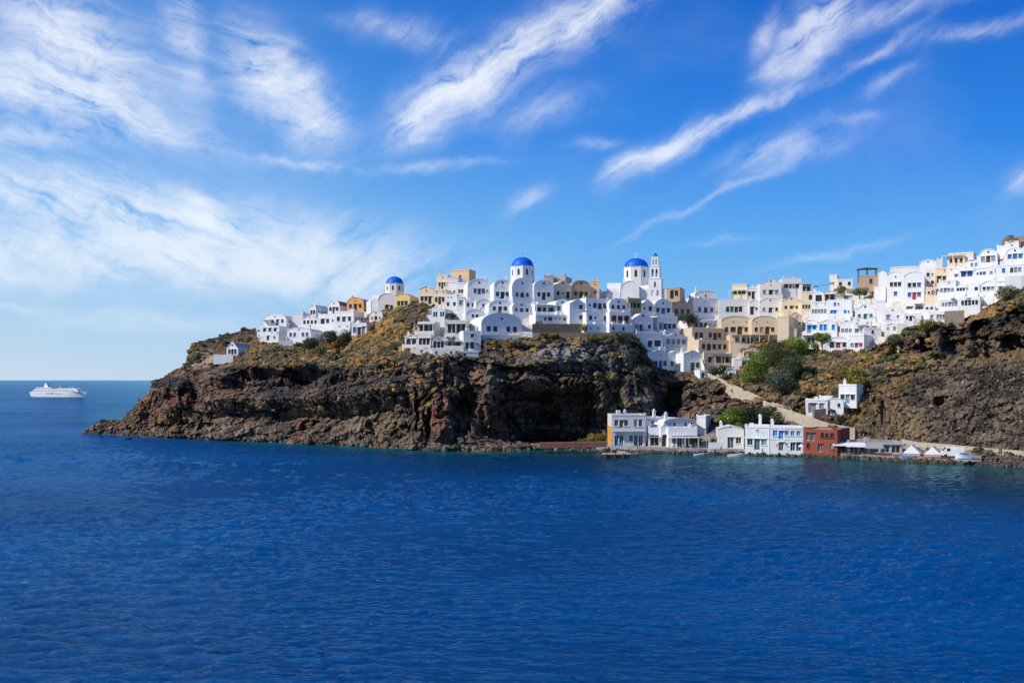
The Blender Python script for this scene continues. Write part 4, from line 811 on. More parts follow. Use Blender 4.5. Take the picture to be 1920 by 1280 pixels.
Hs(448, 800, 705, 935, 'arch', ['Adw'], 'lowest white house with wide round arch and red door', rise=.22, wc=['krk'], dep=6, t=1.5, fd=2.5, vent=False)
Hs(802, 1048, 672, 930, 'flat', ['wdw', '...'], 'white cube house with red door and red shutter, lowest row', wc=['yrr'], R_=['.s.'], dep=11, t=1.2, fd=2.5, yaw=36)
Hs(1242, 1400, 110, 400, 'flat', ['.', '.'], 'tall blank white stair tower casting a blue shadow', dep=7, fd=7, yaw=20)
Hs(1385, 1660, 290, 480, 'flat', ['w.s'], 'white sloping terrace house with round dark openings', dep=7, t=1.2, yaw=18, wc=['y'])
Hs(1400, 1590, 480, 655, 'soft', ['s.w'], 'white house with a crooked gable above the shaded yard', dep=7, rise=.2, yaw=18, vent=False, wc=['y'])
Hs(1590, 1760, 490, 672, 'flat', ['..'], 'blank white end block above the scrub slope', dep=7, yaw=18, m='offwhite')
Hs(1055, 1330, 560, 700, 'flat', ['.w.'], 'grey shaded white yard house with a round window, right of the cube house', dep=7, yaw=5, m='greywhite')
def Ha(*a, **k): return H('a', *a, **k)
Ha(342, 602, 470, 880, 'arch', ['.w.', 'www', '.s.'], 'tall white twin gable house, left half with one blue lower window', rise=.28, wc=['u', 'k', 'k'], dep=10, fd=6, span=.7, vent=False)
Ha(604, 905, 470, 895, 'arch', ['wdw', 'www', '.s.'], 'tall white twin gable house, right half with crimson door', rise=.28, wc=['uru', 'kku', 'k'], dep=10, fd=6, span=.72, vent=False)
Ha(215, 342, 465, 700, 'soft', ['.', '.'], 'blank white shoulder house with knobbly parapet left of the twin gables', dep=9, fd=7, rise=.2, vent=False)
Ha(150, 325, 700, 900, 'flat', ['..'], 'blank stepped white buttress below the shoulder house', dep=6, fd=6)
Ha(-60, 212, 528, 705, 'flat', ['..w.'], 'tan flat roofed house carrying the dark thatched pergola', m='tan', dep=8, fd=7, yaw=15, wc=['n'])
Ha(400, 830, 395, 460, 'flat', ['....'], 'long thin white roof block running behind the twin gables', dep=6, fd=6, back=10, yaw=20)
Ha(832, 1088, 292, 425, 'arch', ['...'], 'broad white barrel roofed hall above the twin gables', rise=.42, dep=8, fd=8, back=6, yaw=24)
Ha(1088, 1180, 282, 420, 'flat', ['.'], 'dull white block with a thin mast beside the barrel hall', dep=6, fd=8, back=6, m='greywhite')
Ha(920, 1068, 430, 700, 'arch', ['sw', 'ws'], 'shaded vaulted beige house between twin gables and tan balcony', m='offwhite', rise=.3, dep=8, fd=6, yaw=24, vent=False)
Ha(1070, 1262, 412, 650, 'flat', ['da', '.s'], 'tan house with round vent and arched window behind a curved balcony', m='cream', dep=8, fd=6, t=1.4, pm='tan', wc=['nn', 'n'], yaw=24)
Ha(925, 1150, 705, 872, 'flat', ['swA'], 'lower tan house with curved balcony edge and three openings', m='cream', dep=7, t=1.2, yaw=24, wc=['nyy'])
Ha(612, 752, 960, 1080, 'flat', ['D'], 'white house with grey glass front left of the yellow awning', dep=6, t=1, wc=['y'])
Ha(756, 900, 958, 1085, 'flat', ['DDD'], 'white cafe with yellow awning and red seats', dep=6, t=1.4, can=(0, 1, 2.3, 1.3, 'mustard'), wc=['k'])
Ha(905, 1060, 950, 1085, 'soft', ['aa'], 'white house with two leaning arched windows right of the yellow awning', dep=6, t=1, rise=.25, wc=['n'], vent=False)
Ha(600, 860, 1100, 1215, 'flat', ['wds.'], 'white sunlit lower yard block with dark round opening', dep=6, fd=4, yaw=15)
Ha(975, 1240, 1075, 1225, 'flat', ['w.aww'], 'white lowest row house with five pale windows beside the stone block', dep=6, fd=3, wc=['y'])
def Hb(*a, **k): return H('b', *a, **k)
Hb(512, 740, 248, 452, 'arch', ['wdw'], 'white round gabled house with grey door near the top of the hill', rise=.33, dep=8, wc=['yny'], t=1, fd=6, R_=['ww'], Rc=['uu'])
Hb(845, 1085, 228, 412, 'arch', ['wWw'], 'white round gabled house with blue windows, highest gable on the hill', rise=.33, dep=8, wc=['uuu'], t=1.2, fd=6)
Hb(720, 1075, 440, 590, 'flat', ['.w.aWw'], 'long white terrace house under the highest gable', dep=7, t=1.4, fd=5, wc=['kukny'])
Hb(262, 448, 490, 635, 'flat', ['WW'], 'white house with two wide grey blue glass fronts under a flat eave', dep=7, t=1.4, wc=['uu'], can=(0, 1, 2.6, 1.0, 'whitecloth'))
Hb(450, 705, 480, 612, 'arch', ['sww.w'], 'white low arched house with small blue windows in the middle tier', rise=.15, dep=7, t=1.2, wc=['kuuy'], vent=False)
Hb(215, 345, 690, 815, 'gable', ['www'], 'white pointed gable house with dark panes, left of the twin shell vaults', rise=.3, dep=7, t=1.2, vent=False)
Hb(375, 515, 655, 812, 'arch', ['.w'], 'white shell vault with deep arched niche, left one of two', rise=.5, dep=7, t=1.2, vent=False)
Hb(535, 722, 645, 805, 'arch', ['wgw'.replace('g', 'w')], 'white shell vault with green pane, right one of two', rise=.45, dep=7, t=1.2, wc=['kgy'], vent=False)
Hb(722, 912, 640, 782, 'flat', ['dw', 'ss'], 'white end house with pale door beside the grey retaining wall', dep=8, t=.6, wc=['yy'], R_=['.'])
Hb(110, 330, 335, 450, 'flat', ['aaa'], 'cream pavilion with three arched openings on the hilltop', m='cream', dep=7, fd=7, wc=['n'], can=(-.3, 1, 3.0, 1.4, 'cream'))
Hb(120, 440, 292, 360, 'flat', ['....'], 'long pale roof block behind the cream pavilion', m='offwhite', dep=6, fd=8, back=8, rm='peach')
Hb(325, 515, 378, 495, 'gable', ['.ww'], 'white house with pale folded canopies right of the cream pavilion', dep=7, rise=.2, fd=6, wc=['y'], vent=False)
Hb(838, 1012, 150, 245, 'flat', ['.s.'], 'white block with straw parasols near the brown ruin', dep=7, fd=8, back=3, R_=['.'])
Hb(735, 870, 205, 262, 'flat', ['..'], 'small white terrace wall block above the round gables', dep=5, fd=6, back=3)
Hb(20, 260, 880, 1010, 'flat', ['wwDww'], 'white lower terrace with a row of small grey openings, left half', dep=6, t=1.4, wc=['y'])
Hb(262, 520, 850, 1000, 'flat', ['wDWww'], 'white lower terrace with dark openings and leaning stair, right half', dep=6, t=1.4, wc=['k'])
Hb(110, 330, 480, 640, 'flat', ['.dw', 's..'], 'plain bright white house left of the glass front house', dep=7, t=1, fd=6, wc=['y'])
Hb(0, 215, 640, 830, 'flat', ['wdww', '..s.'], 'plain bright white house with faint windows left of the pointed gable', dep=7, t=1, fd=6, wc=['y'])
Hb(1080, 1250, 300, 470, 'arch', ['wdw'], 'white gabled house cut by the edge of the view under the hilltop', rise=.3, dep=8, t=1, fd=6, wc=['u'])
# ------------------------------------------------------------------ churches on the ridge
def to_local(root, P):
    return Matrix.Rotation(-root.rotation_euler[2], 3, 'Z') @ (P - root.location)
def add_dome(root, px, r_drum, row_top, row_base, row_foot, Yd, m, slits=8, cs=1.0):
    mp = Yd/F; c = to_local(root, P3(px, row_foot, Yd)); z0 = c.z; z1 = z0 + (row_foot-row_base)*mp; r = r_drum*mp
    mb = MB(); n = 8; A = [2*math.pi*(i+.5)/n for i in range(n)]; Pp = [Vector((r*math.cos(a), r*math.sin(a), 0)) for a in A]
    hh = z1-z0; fw = 2*r*math.sin(math.pi/n); al = []
    for i in range(n):
        a, b = Pp[i-1], Pp[i]; U_ = (b-a).normalized(); op = (fw/2, z0+hh*.22, fw*.27, hh*.55, True)
        wall_face(mb, (a.x, a.y, 0), U_, fw, z0-2.5, z1, [op], .22); al.append(((a.x, a.y, 0), U_, [op+('n', False)]))
    mb.prism([(p.x*1.03, p.y*1.03) for p in Pp], z1, z1+.16)
    d = mb.build('drum', MATS[m], root); d.location = (c.x, c.y, 0)
    for O, U_, o in al: put_openings(d, o, O, U_, False, .22)
    rd = r*.93; hd = (row_base-row_top)*mp; q = MB()
    q.lathe([(rd*1.04, z1+.16), (rd*1.04, z1+.3)] + [(rd*math.cos(a), z1+.3+hd*math.sin(a)) for a in [math.pi/2*i/9 for i in range(9)]] + [(.05, z1+.3+hd)], 0, 0, 32)
    dm = q.build('dome', MATS['bluedome'], root, smooth=True); dm.location = (c.x, c.y, 0)
    k = MB(); zt = z1+.25+hd; s = cs
    k.lathe([(.16*s, zt-.1), (.26*s, zt+.15*s), (.1*s, zt+.4*s)], 0, 0, 8).box(-.08*s, .08*s, -.08*s, .08*s, zt+.3*s, zt+1.7*s).box(-.45*s, -.08*s, -.08*s, .08*s, zt+1.1*s, zt+1.26*s).box(.08*s, .45*s, -.08*s, .08*s, zt+1.1*s, zt+1.26*s)
    cr = k.build('cross', MATS['white'], root); cr.location = (c.x, c.y, 0)
def wing(root, x0, x1, y0, y1, z0, zw, rise, m, name='side_chapel', axis='x', fd=5):
    """vaulted wing: outline across y extruded along x (or the reverse)"""
    mb = MB(); n = 12
    if axis == 'x':
        ol = [(y0, z0-fd), (y1, z0-fd)] + [((y0+y1)/2+(y1-y0)/2*math.cos(math.pi*i/n), zw+rise*math.sin(math.pi*i/n)) for i in range(n+1)]
        k = len(ol); mb.add([(x0, y, z) for y, z in ol] + [(x1, y, z) for y, z in ol], [tuple(range(k-1, -1, -1)), tuple(range(k, 2*k))] + [(i, (i+1) % k, k+(i+1) % k, k+i) for i in range(k)])
    else:
        ol = [(x0, z0-fd), (x1, z0-fd)] + [((x0+x1)/2+(x1-x0)/2*math.cos(math.pi*i/n), zw+rise*math.sin(math.pi*i/n)) for i in range(n+1)]
        mb.extr(ol, y0, y1)
    return mb.build(name, MATS[m], root)
CH_ = dict(cat='church', name='church', grp='blue domed churches')
w = H('2', 165, 362, 520, 722, 'arch', ['.Aa', '.s.'], 'cream white church with the smallest blue dome, on the western brow', m='offwhite', rise=.4, dep=11, fd=8, yaw=4, vent=False, span=.8, wc=['nnn', 'k'], back=0, **CH_)
Yw = w.location.y
add_dome(w, 740, 17.5, 519.5, 533, 549, Yw+6, 'offwhite', cs=.9)
wing(w, -6.2, -3.6, 1.5, 9, 0, 4.6, 2.2, 'white', 'side_chapel'); wing(w, 3.6, 7.5, 2, 10, 0, 4.2, 1.6, 'offwhite', 'side_chapel')
w = H('3', 107, 312, 325, 547, 'arch', ['wdw', '.s.'], 'church with blue dome on a white drum above a shaded vaulted front, mid village', rise=.4, dep=12, fd=8, yaw=-24, wc=['uku', 'k'], span=.75, t=1, **CH_)
add_dome(w, 979.6, 22.2, 483.5, 501, 522, w.location.y+5.5, 'white')
w = H('4', 218, 388, 325, 492, 'arch', ['.', 's'], 'great white church with blue dome beside the tall bell tower', rise=.42, dep=15, fd=9, yaw=9, vent=False, back=0, **CH_)
Yb = w.location.y; add_dome(w, 1192.7, 24.2, 485.5, 502.5, 527, Yb+7.5, 'white', cs=1.3)
wing(w, -8.2, -3.4, 1.2, 13.5, 0, 3.0, 3.3, 'white', 'nave'); wing(w, 3.4, 9.6, 2.2, 12.0, 0, 3.4, 2.0, 'white', 'nave')
q = MB(); q.box(3.45, 12.4, 1.6, 12.6, -9, 3.4).box(-8.6, -3.45, .8, 13.8, -9, 2.2); q.build('base_wall', MATS['white'], w)
# bell tower
def bell_tower():
    Y = Yb+2.0; mp = Y/F; b = P3(1229.5, 560, Y); root = empty('bell_tower', b, R(-16)); tag(root, 'slender white bell tower with arched openings and a small blue cap', 'bell tower')
    z = lambda row: (560-row)*mp
    def tier(nm, cx, wpx, r0, r1, ops, through=False):
        ww = wpx*mp; mb = MB(); o = Vector((cx*mp, 0, 0))
        for k, (ox, oy, ux, uy) in enumerate(((-1, -1, 1, 0), (1, -1, 0, 1), (1, 1, -1, 0), (-1, 1, 0, -1))):
            opl = [(ww*f, z(r0)+(z(r1)-z(r0))*a, ww*wf, (z(r1)-z(r0))*h, True) for (f, a, wf, h) in ops]
            wall_face(mb, o+Vector((ox*ww/2, oy*ww/2, 0)), (ux, uy, 0), ww, z(r0)-(9 if r0 > 550 else 0), z(r1), opl, .35)
        mb.box(o.x-ww/2-.14, o.x+ww/2+.14, -ww/2-.14, ww/2+.14, z(r1), z(r1)+.22)
        return mb.build(nm, MATS['white'], root)
    tier('tower_base', 0, 24, 560, 524, [(.3, .12, .16, .3), (.7, .12, .16, .3), (.5, .58, .14, .28)])
    tier('lower_belfry', -1, 18.5, 524, 500.5, [(.3, .18, .22, .62), (.7, .18, .22, .62)])
    tier('upper_belfry', -1, 13.5, 500.5, 483, [(.3, .2, .22, .6), (.7, .2, .22, .6)])
    q = MB(); c = -1*mp; q.lathe([(1.0, z(483)+.2), (1.0, z(482)+.3), (.85, z(479)), (.45, z(475.5)), (.1, z(473.5))], c, 0, 14); q.build('cap', MATS['bluedome'], root, smooth=True)
    q = MB(); q.box(c-.05, c+.05, -.05, .05, z(474), z(470)).box(c-.28, c-.05, -.05, .05, z(472), z(471.4)).box(c+.05, c+.28, -.05, .05, z(472), z(471.4)); q.build('cross', MATS['white'], root)
    for k in (-1, 1):
        q = MB(); q.lathe([(.42, z(511)), (.36, z(511)+.3), (.2, z(511)+.75), (.05, z(511)+.9)], c+k*.75, 0, 10); q.build('bell', MATS['iron'], root)
bell_tower()

# ------------------------------------------------------------------ quay, road, stairs, walls
def ribbon(name, pts, th, up, down, m, label=None, cat=None, kind=None, grp=None):
    """a wall that follows a line of world points; th thick away from the viewer"""
    v, f = [], []
    for p in pts: v += [(p.x, p.y, p.z-down), (p.x, p.y, p.z+up), (p.x, p.y+th, p.z+up), (p.x, p.y+th, p.z-down)]
    n = len(pts)
    for i in range(n-1):
        a = 4*i; b = a+4
        for k in range(4): f.append((a+k, b+k, b+(k+1) % 4, a+(k+1) % 4))
    f += [(0, 1, 2, 3), (4*n-1, 4*n-2, 4*n-3, 4*n-4)]
    f = [tuple(reversed(q)) for q in f]
    return tag(mesh_obj(name, v, f, MATS[m]), label, cat, grp, kind)
def dense(rows, n=6):
    r = []
    for (a, b) in zip(rows[:-1], rows[1:]):
        for i in range(n): t = i/n; r.append((a[0]*(1-t)+b[0]*t, a[1]*(1-t)+b[1]*t))
    return r + [rows[-1]]
QZ = 1.35
def qY(row, z=QZ): return (CH-z)*F/(row-HY)
def quay():
    fr, bk = [], []
    for px in list(range(1118, 1841, 19)):
        Yf = row_Y(wl_row(px))+.8+.35*math.sin(px*.11); fr.append(((px-CX)/F*Yf, Yf)); Yk = Yf+(17 if px > 1150 else 5); bk.append(((px-CX)/F*Yk, Yk))
    mb = MB(); mb.prism(fr+bk[::-1], -3, QZ-.02); tag(mb.build('quay', MATS['concrete']), kind='structure')
    fr2 = fr[17:]; mb = MB(); mb.prism([(x, y-.12) for x, y in fr2]+[(x-.2, y+3.0) for x, y in fr2[::-1]], QZ-.16, QZ+.012); tag(mb.build('pavement', MATS['redpave']), kind='structure')
quay()
ribbon('retaining_wall', [P3(px, 831-(px-1010)*.02, qY(846, .9)+5) for px in range(1012, 1140, 14)], 3, .05, 1.25, 'redpave', 'low rust red terrace wall left of the two storey boathouse', 'wall')
P = [pt(px, py, -2.4) for px, py in dense([(1326, 703), (1350, 714), (1363, 723), (1398, 739), (1451, 764), (1495, 779), (1551, 798), (1603, 808)])]
ribbon('stair_wall', P, .5, .8, 4.4, 'pavestone', 'long pale stone wall of the zigzag stairs descending to the quay', 'wall')
v, f = [], []
for i, p in enumerate(P): v += [(p.x, p.y+.5, p.z), (p.x, p.y+4.2, p.z)]
for i in range(len(P)-1): f.append((2*i, 2*i+2, 2*i+3, 2*i+1))
tag(mesh_obj('stairs', v, f, MATS['pavestone']), kind='structure')
ribbon('stair_wall', [p+Vector((0, 4.2, 0)) for p in P[8:31]], .5, 1.7, 2.0, 'pavestone', 'upper pale stone wall on the hill side of the stairs', 'wall')
ribbon('road_wall', [pt(px, py, -.6) for px, py in dense([(1692, 829), (1723, 835), (1790, 840), (1850, 846), (1925, 852)])], .5, .8, 1.6, 'pavestone', 'low cream wall along the coast road under the scree slope', 'wall')
ribbon('retaining_wall', [P3(px, 607, ground_Y(1060, 622)-.5+(px-1000)*.02) for px in range(998, 1101, 10)], 1.5, 0, 9, 'darkstone', 'dark rubble retaining wall under the shaded basement windows', 'wall')
ribbon('terrace_wall', [P3(px, 623.5, ground_Y(px, 628)-1.0) for px in range(998, 1196, 9)], 1.4, 0, 3.0, 'stone', 'long thin stone coping along the promontory cliff edge', 'wall')
ribbon('retaining_wall', [P3(px, 583-(px-1776)*.05, ground_Y(px, 600)-1) for px in range(1776, 1810, 8)], 4, 0, 5, 'stone', 'square brown rubble wall below the lower white terrace', 'wall')
ribbon('retaining_wall', [P3(1527+d, 768-d*.12, ground_Y(1545, 768)-3.5+d*.03) for d in range(0, 66, 8)], 3, 0, 4.5, 'stone', 'brown rubble base wall under the white house by the stairs', 'wall')
ribbon('retaining_wall', [P3(px, 517+(1895-px)*.0, ground_Y(px, 545)-1+(px-1895)*.1) for px in (1895, 1905, 1915, 1925)], 3, 0, 7, 'greywhite', 'tall grey plastered retaining wall at the right end of the terraces', 'wall')
ribbon('garden_wall', [P3(px, 665-(px-400)*.02, 309.0) for px in (400, 412, 424, 437)], .4, 0, 3.2, 'white', 'white garden wall left of the lone cape house', 'wall')
ribbon('garden_wall', [P3(px, 638-(px-523)*.02, ground_Y(px, 645)-1) for px in range(523, 570, 9)], .4, 0, 3, 'white', 'long low white wall in front of the double fronted cape house', 'wall')
ribbon('boundary_wall', [P3(px, 829, qY(840)) for px in (1329, 1342, 1355)], .4, 0, 1.8, 'white', 'plain white yard wall on the quay left of the gabled boathouse', 'wall')
# diagonal white wall of the cascade
v = [P3(1286, 609, ground_Y(1290, 622)+1), P3(1296, 625, ground_Y(1296, 636)), P3(1306, 650, ground_Y(1306, 660)-1), P3(1314, 672, ground_Y(1316, 685)-1.5), P3(1321, 692, ground_Y(1322, 703)-1.5)]
ribbon('stair_wall', v, 3.5, .6, 5, 'white', 'white slanting stair wall between the cascade and the beige trio', 'wall')

# ------------------------------------------------------------------ quay buildings
Q = dict(grp='buildings along the quay', fr=True, fd=2.5, cat='boathouse', name='boathouse')
def HQ(reg, *a, **k):
    kk = dict(Q); kk.update(k); yb = spot(reg, 0, a[3])[1]; kk.setdefault('Y', qY(yb)); return H(reg, *a, **kk)
HQ('7', 175, 578, 488, 871, 'flat', ['dd.wDd', 'wdw.WW'], 'two storey grey white boathouse with balcony and mustard side wall', m='greywhite', dep=6.5, bal=True, wc=['k', 'kkkkyk'], ch=[(.45, 3, .6)], yaw=-4)
ms = bpy.data.objects['boathouse']; q = MB(); bb = [v.co for v in ms.children[0].data.vertices]; xl = min(c.x for c in bb); q.box(xl-.06, xl-.005, .05, 6.4, -1.5, 5.2); q.build('side_wall', MATS['mustard'], ms)
q = MB(); xr = max(c.x for c in bb); zt = max(c.z for c in bb)
for k in (0, 1):
    X0 = xl + (xr-xl)*k/2; X1 = X0+(xr-xl)/2; q.extr([(X0+.05, zt), (X1-.05, zt)] + [((X0+X1)/2+((X1-X0)/2-.05)*math.cos(math.pi*i/10), zt+.9*math.sin(math.pi*i/10)) for i in range(11)], .01, 6.4)
q.build('roof_vault', MATS['greywhite'], ms)
HQ('7', 578, 800, 522, 645, 'flat', ['.w.y'.replace('y', 'w')], 'white upper block between boathouse and round tower', Y=248, dep=6, fd=6, ch=[(.55, 1, 1.6)])
HQ('7', 800, 1190, 530, 658, 'arch', ['.a.aa'], 'low white barrel roofed house with arched windows on the upper quay level', Y=246, dep=8, rise=.12, fd=6, vent=False, wc=['k'], ch=[(.12, 1.2, 1.0)])
HQ('7', 1190, 1300, 505, 650, 'flat', ['.'], 'blank white end wall with slanting parapet above the quay canopy', Y=249, dep=7, fd=6, yaw=25)
HQ('7', 612, 762, 645, 871, 'flat', ['D'], 'white sunlit boathouse with glazed porch beside the balcony house', dep=7, can=(0, .85, 2.4, 1.6, 'greycanopy'), wc=['k'], yaw=5)
HQ('7', 762, 852, 600, 875, 'soft', ['A'], 'narrow white gabled boathouse with tall arched door', dep=8, rise=.4, wc=['n'], yaw=-8)
HQ('7', 852, 1200, 650, 880, 'flat', ['ddDD'], 'long white boathouse shaded by a wide pale canopy with tables', dep=6, can=(0, .95, 2.5, 3.0, 'whitecloth'), wc=['nkkk'], yaw=-5)
HQ('7', 1440, 1758, 622, 897, 'gable', ['.dw'], 'cream white gabled boathouse with grey green door and round vent', m='offwhite', dep=8, rise=.14, wc=['ktk'], yaw=10, span=.9)
HQ('8', 245, 392, 346, 492, 'flat', ['wdw', '.s.'], 'white boathouse with teal door between the gabled and blue shuttered ones', dep=9, wc=['kty', 'k'], yaw=18, ch=[(.6, 3, 2.2)])
HQ('8', 396, 600, 352, 496, 'flat', ['.dsdD', 'Wdwww'], 'white boathouse with five vivid blue shutters', dep=9, wc=['kkkkk', 'bbbbb'], yaw=12, ch=[(.1, 4, 1.2)])
HQ('8', 594, 798, 366, 502, 'flat', ['a.d.a', 'dd.aaa'], 'brick red two storey quay house with arched windows', m='rust', rm='pavestone', dep=12, wc=['kkkky', 'k'], yaw=34, R_=['..', 'ww'], cat='quay house', name='quay_house')
# restaurant
HQ('8', 862, 1190, 441, 507, 'flat', ['xxxxx'], 'low dark fronted taverna under flat stone roof by the quay', m='greyroof', rm='stone', dep=7, wc=['k'], yaw=6, span=.96, zb=.0, Y=qY(848.5), cat='taverna', name='taverna')
def awning(px0, px1, r0, r1, m, label, Yf=None):
    Y = qY(r1) if Yf is None else Yf; mp = Y/F; root = empty('awning', P3((px0+px1)/2, r1, Y), R(-18)); tag(root, label, 'awning', 'awnings on the quay')
    ww = (px1-px0)*mp*1.02; h = (r1-r0)*mp; q = MB(); q.add([(-ww/2, -.1, h-.55), (ww/2, -.1, h-.55), (ww/2, 3.2, h), (-ww/2, 3.2, h), (-ww/2, -.1, h-.62), (ww/2, -.1, h-.62), (ww/2, 3.2, h-.07), (-ww/2, 3.2, h-.07)], [(0, 1, 2, 3), (7, 6, 5, 4), (0, 4, 5, 1), (1, 5, 6, 2), (2, 6, 7, 3), (3, 7, 4, 0)])
    q.box(-ww/2, ww/2, -.14, -.1, h-.85, h-.56); q.build('cloth', MATS[m], root)
    for k in range(3): q = MB(); q.bar((-ww/2+.1+(ww-.2)*k/2, 0, 0), (-ww/2+.1+(ww-.2)*k/2, 0, h-.6), .05); q.build('post', MATS['iron'], root)
    for k in range(4):
        q = MB(); x = -ww/2+.7+(ww-1.4)*k/3; q.box(x-.35, x+.35, .8, 1.4, .7, .75).box(x-.04, x+.04, 1.06, 1.14, 0, .7); t_ = q.build('table', MATS['palewood']); t_.matrix_world = Matrix.Translation(root.location) @ Matrix.Rotation(R(-18), 4, 'Z')
        tag(t_, ['bare wooden cafe table at the left post under the %s', 'bare wooden cafe table left of centre under the %s', 'bare wooden cafe table right of centre under the %s', 'bare wooden cafe table at the right post under the %s'][k] % label.split(' over')[0].split(' beside')[0].split(' at')[0], 'table', 'cafe tables on the quay')
awning(1562, 1590, 829, 848.5, 'whitecloth', 'small white awning beside the brick red house')
awning(1588, 1622, 831, 850, 'whitecloth', 'cream awning over the taverna front')
awning(1624, 1656, 834, 851.5, 'greycanopy', 'grey brown awning at the taverna middle')
def tent(px0, px1, r0, r1, label):
    Y = qY(r1); mp = Y/F; root = empty('tent', P3((px0+px1)/2, r1, Y), R(-30)); tag(root, label, 'tent', 'tents at the end of the quay')
    ww = (px1-px0)*mp*.8; h = (r1-r0)*mp; q = MB(); q.extr([(-ww/2, .5), (ww/2, .5), (0, h)], 0, 4.2); q.build('canvas_roof', MATS['whitecloth'], root)
    q = MB(); q.box(-ww/2+.1, ww/2-.1, .1, 4.1, 0, .5); q.build('canvas_wall', MATS['greycanopy'], root)
tent(1690, 1728, 834, 854, 'white ridge tent nearer to the taverna, with blue tarp at its foot'); tent(1730, 1767, 837, 856, 'white ridge tent next to the parked van')
def hull(mb, L_, W_, D, sheer=.25, n=9):
    """simple lofted hull along +x (bow), keel at z=-D*.4"""
    sec = []
    for i in range(n):
        t = i/(n-1); b = W_/2*(1-max(0, (t-.45)/.55)**2.2)*(.82+.18*min(1, t*4)); zt = D*(.6+sheer*t*t*2); b = max(b, .02)
        x = -L_/2+L_*t; sec.append([(x, -b, zt), (x, -b*.82, -D*.1), (x, -b*.35, -D*.4), (x, b*.35, -D*.4), (x, b*.82, -D*.1), (x, b, zt), (x, b*.86, zt-.03), (x, b*.7, D*.15), (x, -b*.7, D*.15), (x, -b*.86, zt-.03)])
    k = 10; v = [p for s_ in sec for p in s_]; f = []
    for i in range(n-1):
        for j in range(k): f.append((i*k+j, i*k+(j+1) % k, (i+1)*k+(j+1) % k, (i+1)*k+j))
    f += [tuple(range(k-1, -1, -1)), tuple(range((n-1)*k, n*k))]; return mb.add(v, f)
def boat(px, row, L_, W_, D, rz, label, m='white', extras=(), z=0.0, grp='small boats at the quay'):
    Y = (CH-z)*F/(row-HY); root = empty('boat', P3(px, row, Y), R(rz)); tag(root, label, 'boat', grp); q = MB(); hull(q, L_, W_, D); q.build('hull', MATS[m], root)
    q = MB()
    for t in (-.25, .1): q.box(L_*t-.12, L_*t+.12, -W_*.4, W_*.4, D*.42, D*.48)
    q.build('thwart', MATS['wood'], root)
    if 'cabin' in extras: q = MB(); q.box(-L_*.1, L_*.15, -W_*.27, W_*.27, D*.3, D*.3+1.0); q.box(-L_*.14, L_*.19, -W_*.31, W_*.31, D*.3+1.0, D*.3+1.08); q.build('cabin', MATS['greywhite'], root)
    if 'motor' in extras: q = MB(); q.box(-L_/2-.28, -L_/2-.02, -.14, .14, D*.2, D*.9); q.build('outboard_motor', MATS['iron'], root)
    if 'cover' in extras: q = MB(); q.lathe([(.02, 0)], 0, 0, 3, False); q = MB(); q.extr([(-L_*.42, D*.62), (L_*.3, D*.62), (L_*.12, D*.62+.55), (-L_*.25, D*.62+.5)], -W_*.36, W_*.36); q.build('cover', MATS['blueplastic'], root)
    return root
boat(1189, 853.5, 2.6, 1.2, .7, 20, 'tan dinghy tied beside the dark landing stage', 'palewood', ('motor',))
boat(1311, 853.5, 2.6, 1.1, .55, 8, 'small white rowing boat, first in front of the canopy boathouse', 'white')
boat(1333, 851.5, 4.6, 1.6, .7, 5, 'long grey motor boat moored under the white yard wall', 'greywhite', ('motor', 'cabin'))
boat(1379, 855.5, 3.9, 1.6, .75, -4, 'white open boat with dark rim moored off the cream gabled boathouse', 'offwhite', ('motor',))
boat(240, 823.0, 2.2, 1.0, .5, 10, 'tiny dark boat adrift off the western cape', 'wood', grp=None)
boat(1700, 857.0, 2.6, 1.1, .5, 150, 'blue boat pulled ashore at the first tent', 'blueplastic', (), QZ+.25); boat(1731, 858.5, 2.2, 1.0, .45, 160, 'orange brown boat pulled ashore between the tents', 'orangecloth', (), QZ+.25)
boat(1806, 858, 3.4, 1.5, .9, 175, 'white hauled out boat under a blue cover beside the van', 'white', ('cover',), QZ+.3)
def van():
    Y = qY(857); root = empty('van', P3(1787, 857, Y), R(-18)); tag(root, 'boxy white van parked at the end of the quay', 'van'); q = MB()
    q.extr([(-2.35, .35), (2.3, .35), (2.3, 2.25), (-1.3, 2.3), (-1.95, 1.3), (-2.35, 1.15)], 0, 1.8); q.build('body', MATS['white'], root)
    q = MB(); q.box(-1.25, -.55, -.03, -.003, 1.35, 2.0); q.build('side_window', MATS['paneglass'], root); q = MB(); q.add([(-1.93, .1, 1.4), (-1.93, 1.7, 1.4), (-1.4, 1.7, 2.2), (-1.4, .1, 2.2)], [(0, 1, 2, 3)]); w_ = q.build('windscreen', MATS['paneglass'], root); w_.location = (-.03, 0, .0)
    for x in (-1.5, 1.4):
        for y in (-.02, 1.6): q = MB(); q.bar((x, y, .35), (x, y+.22, .35), .35, 14); q.build('wheel', MATS['iron'], root)
van()
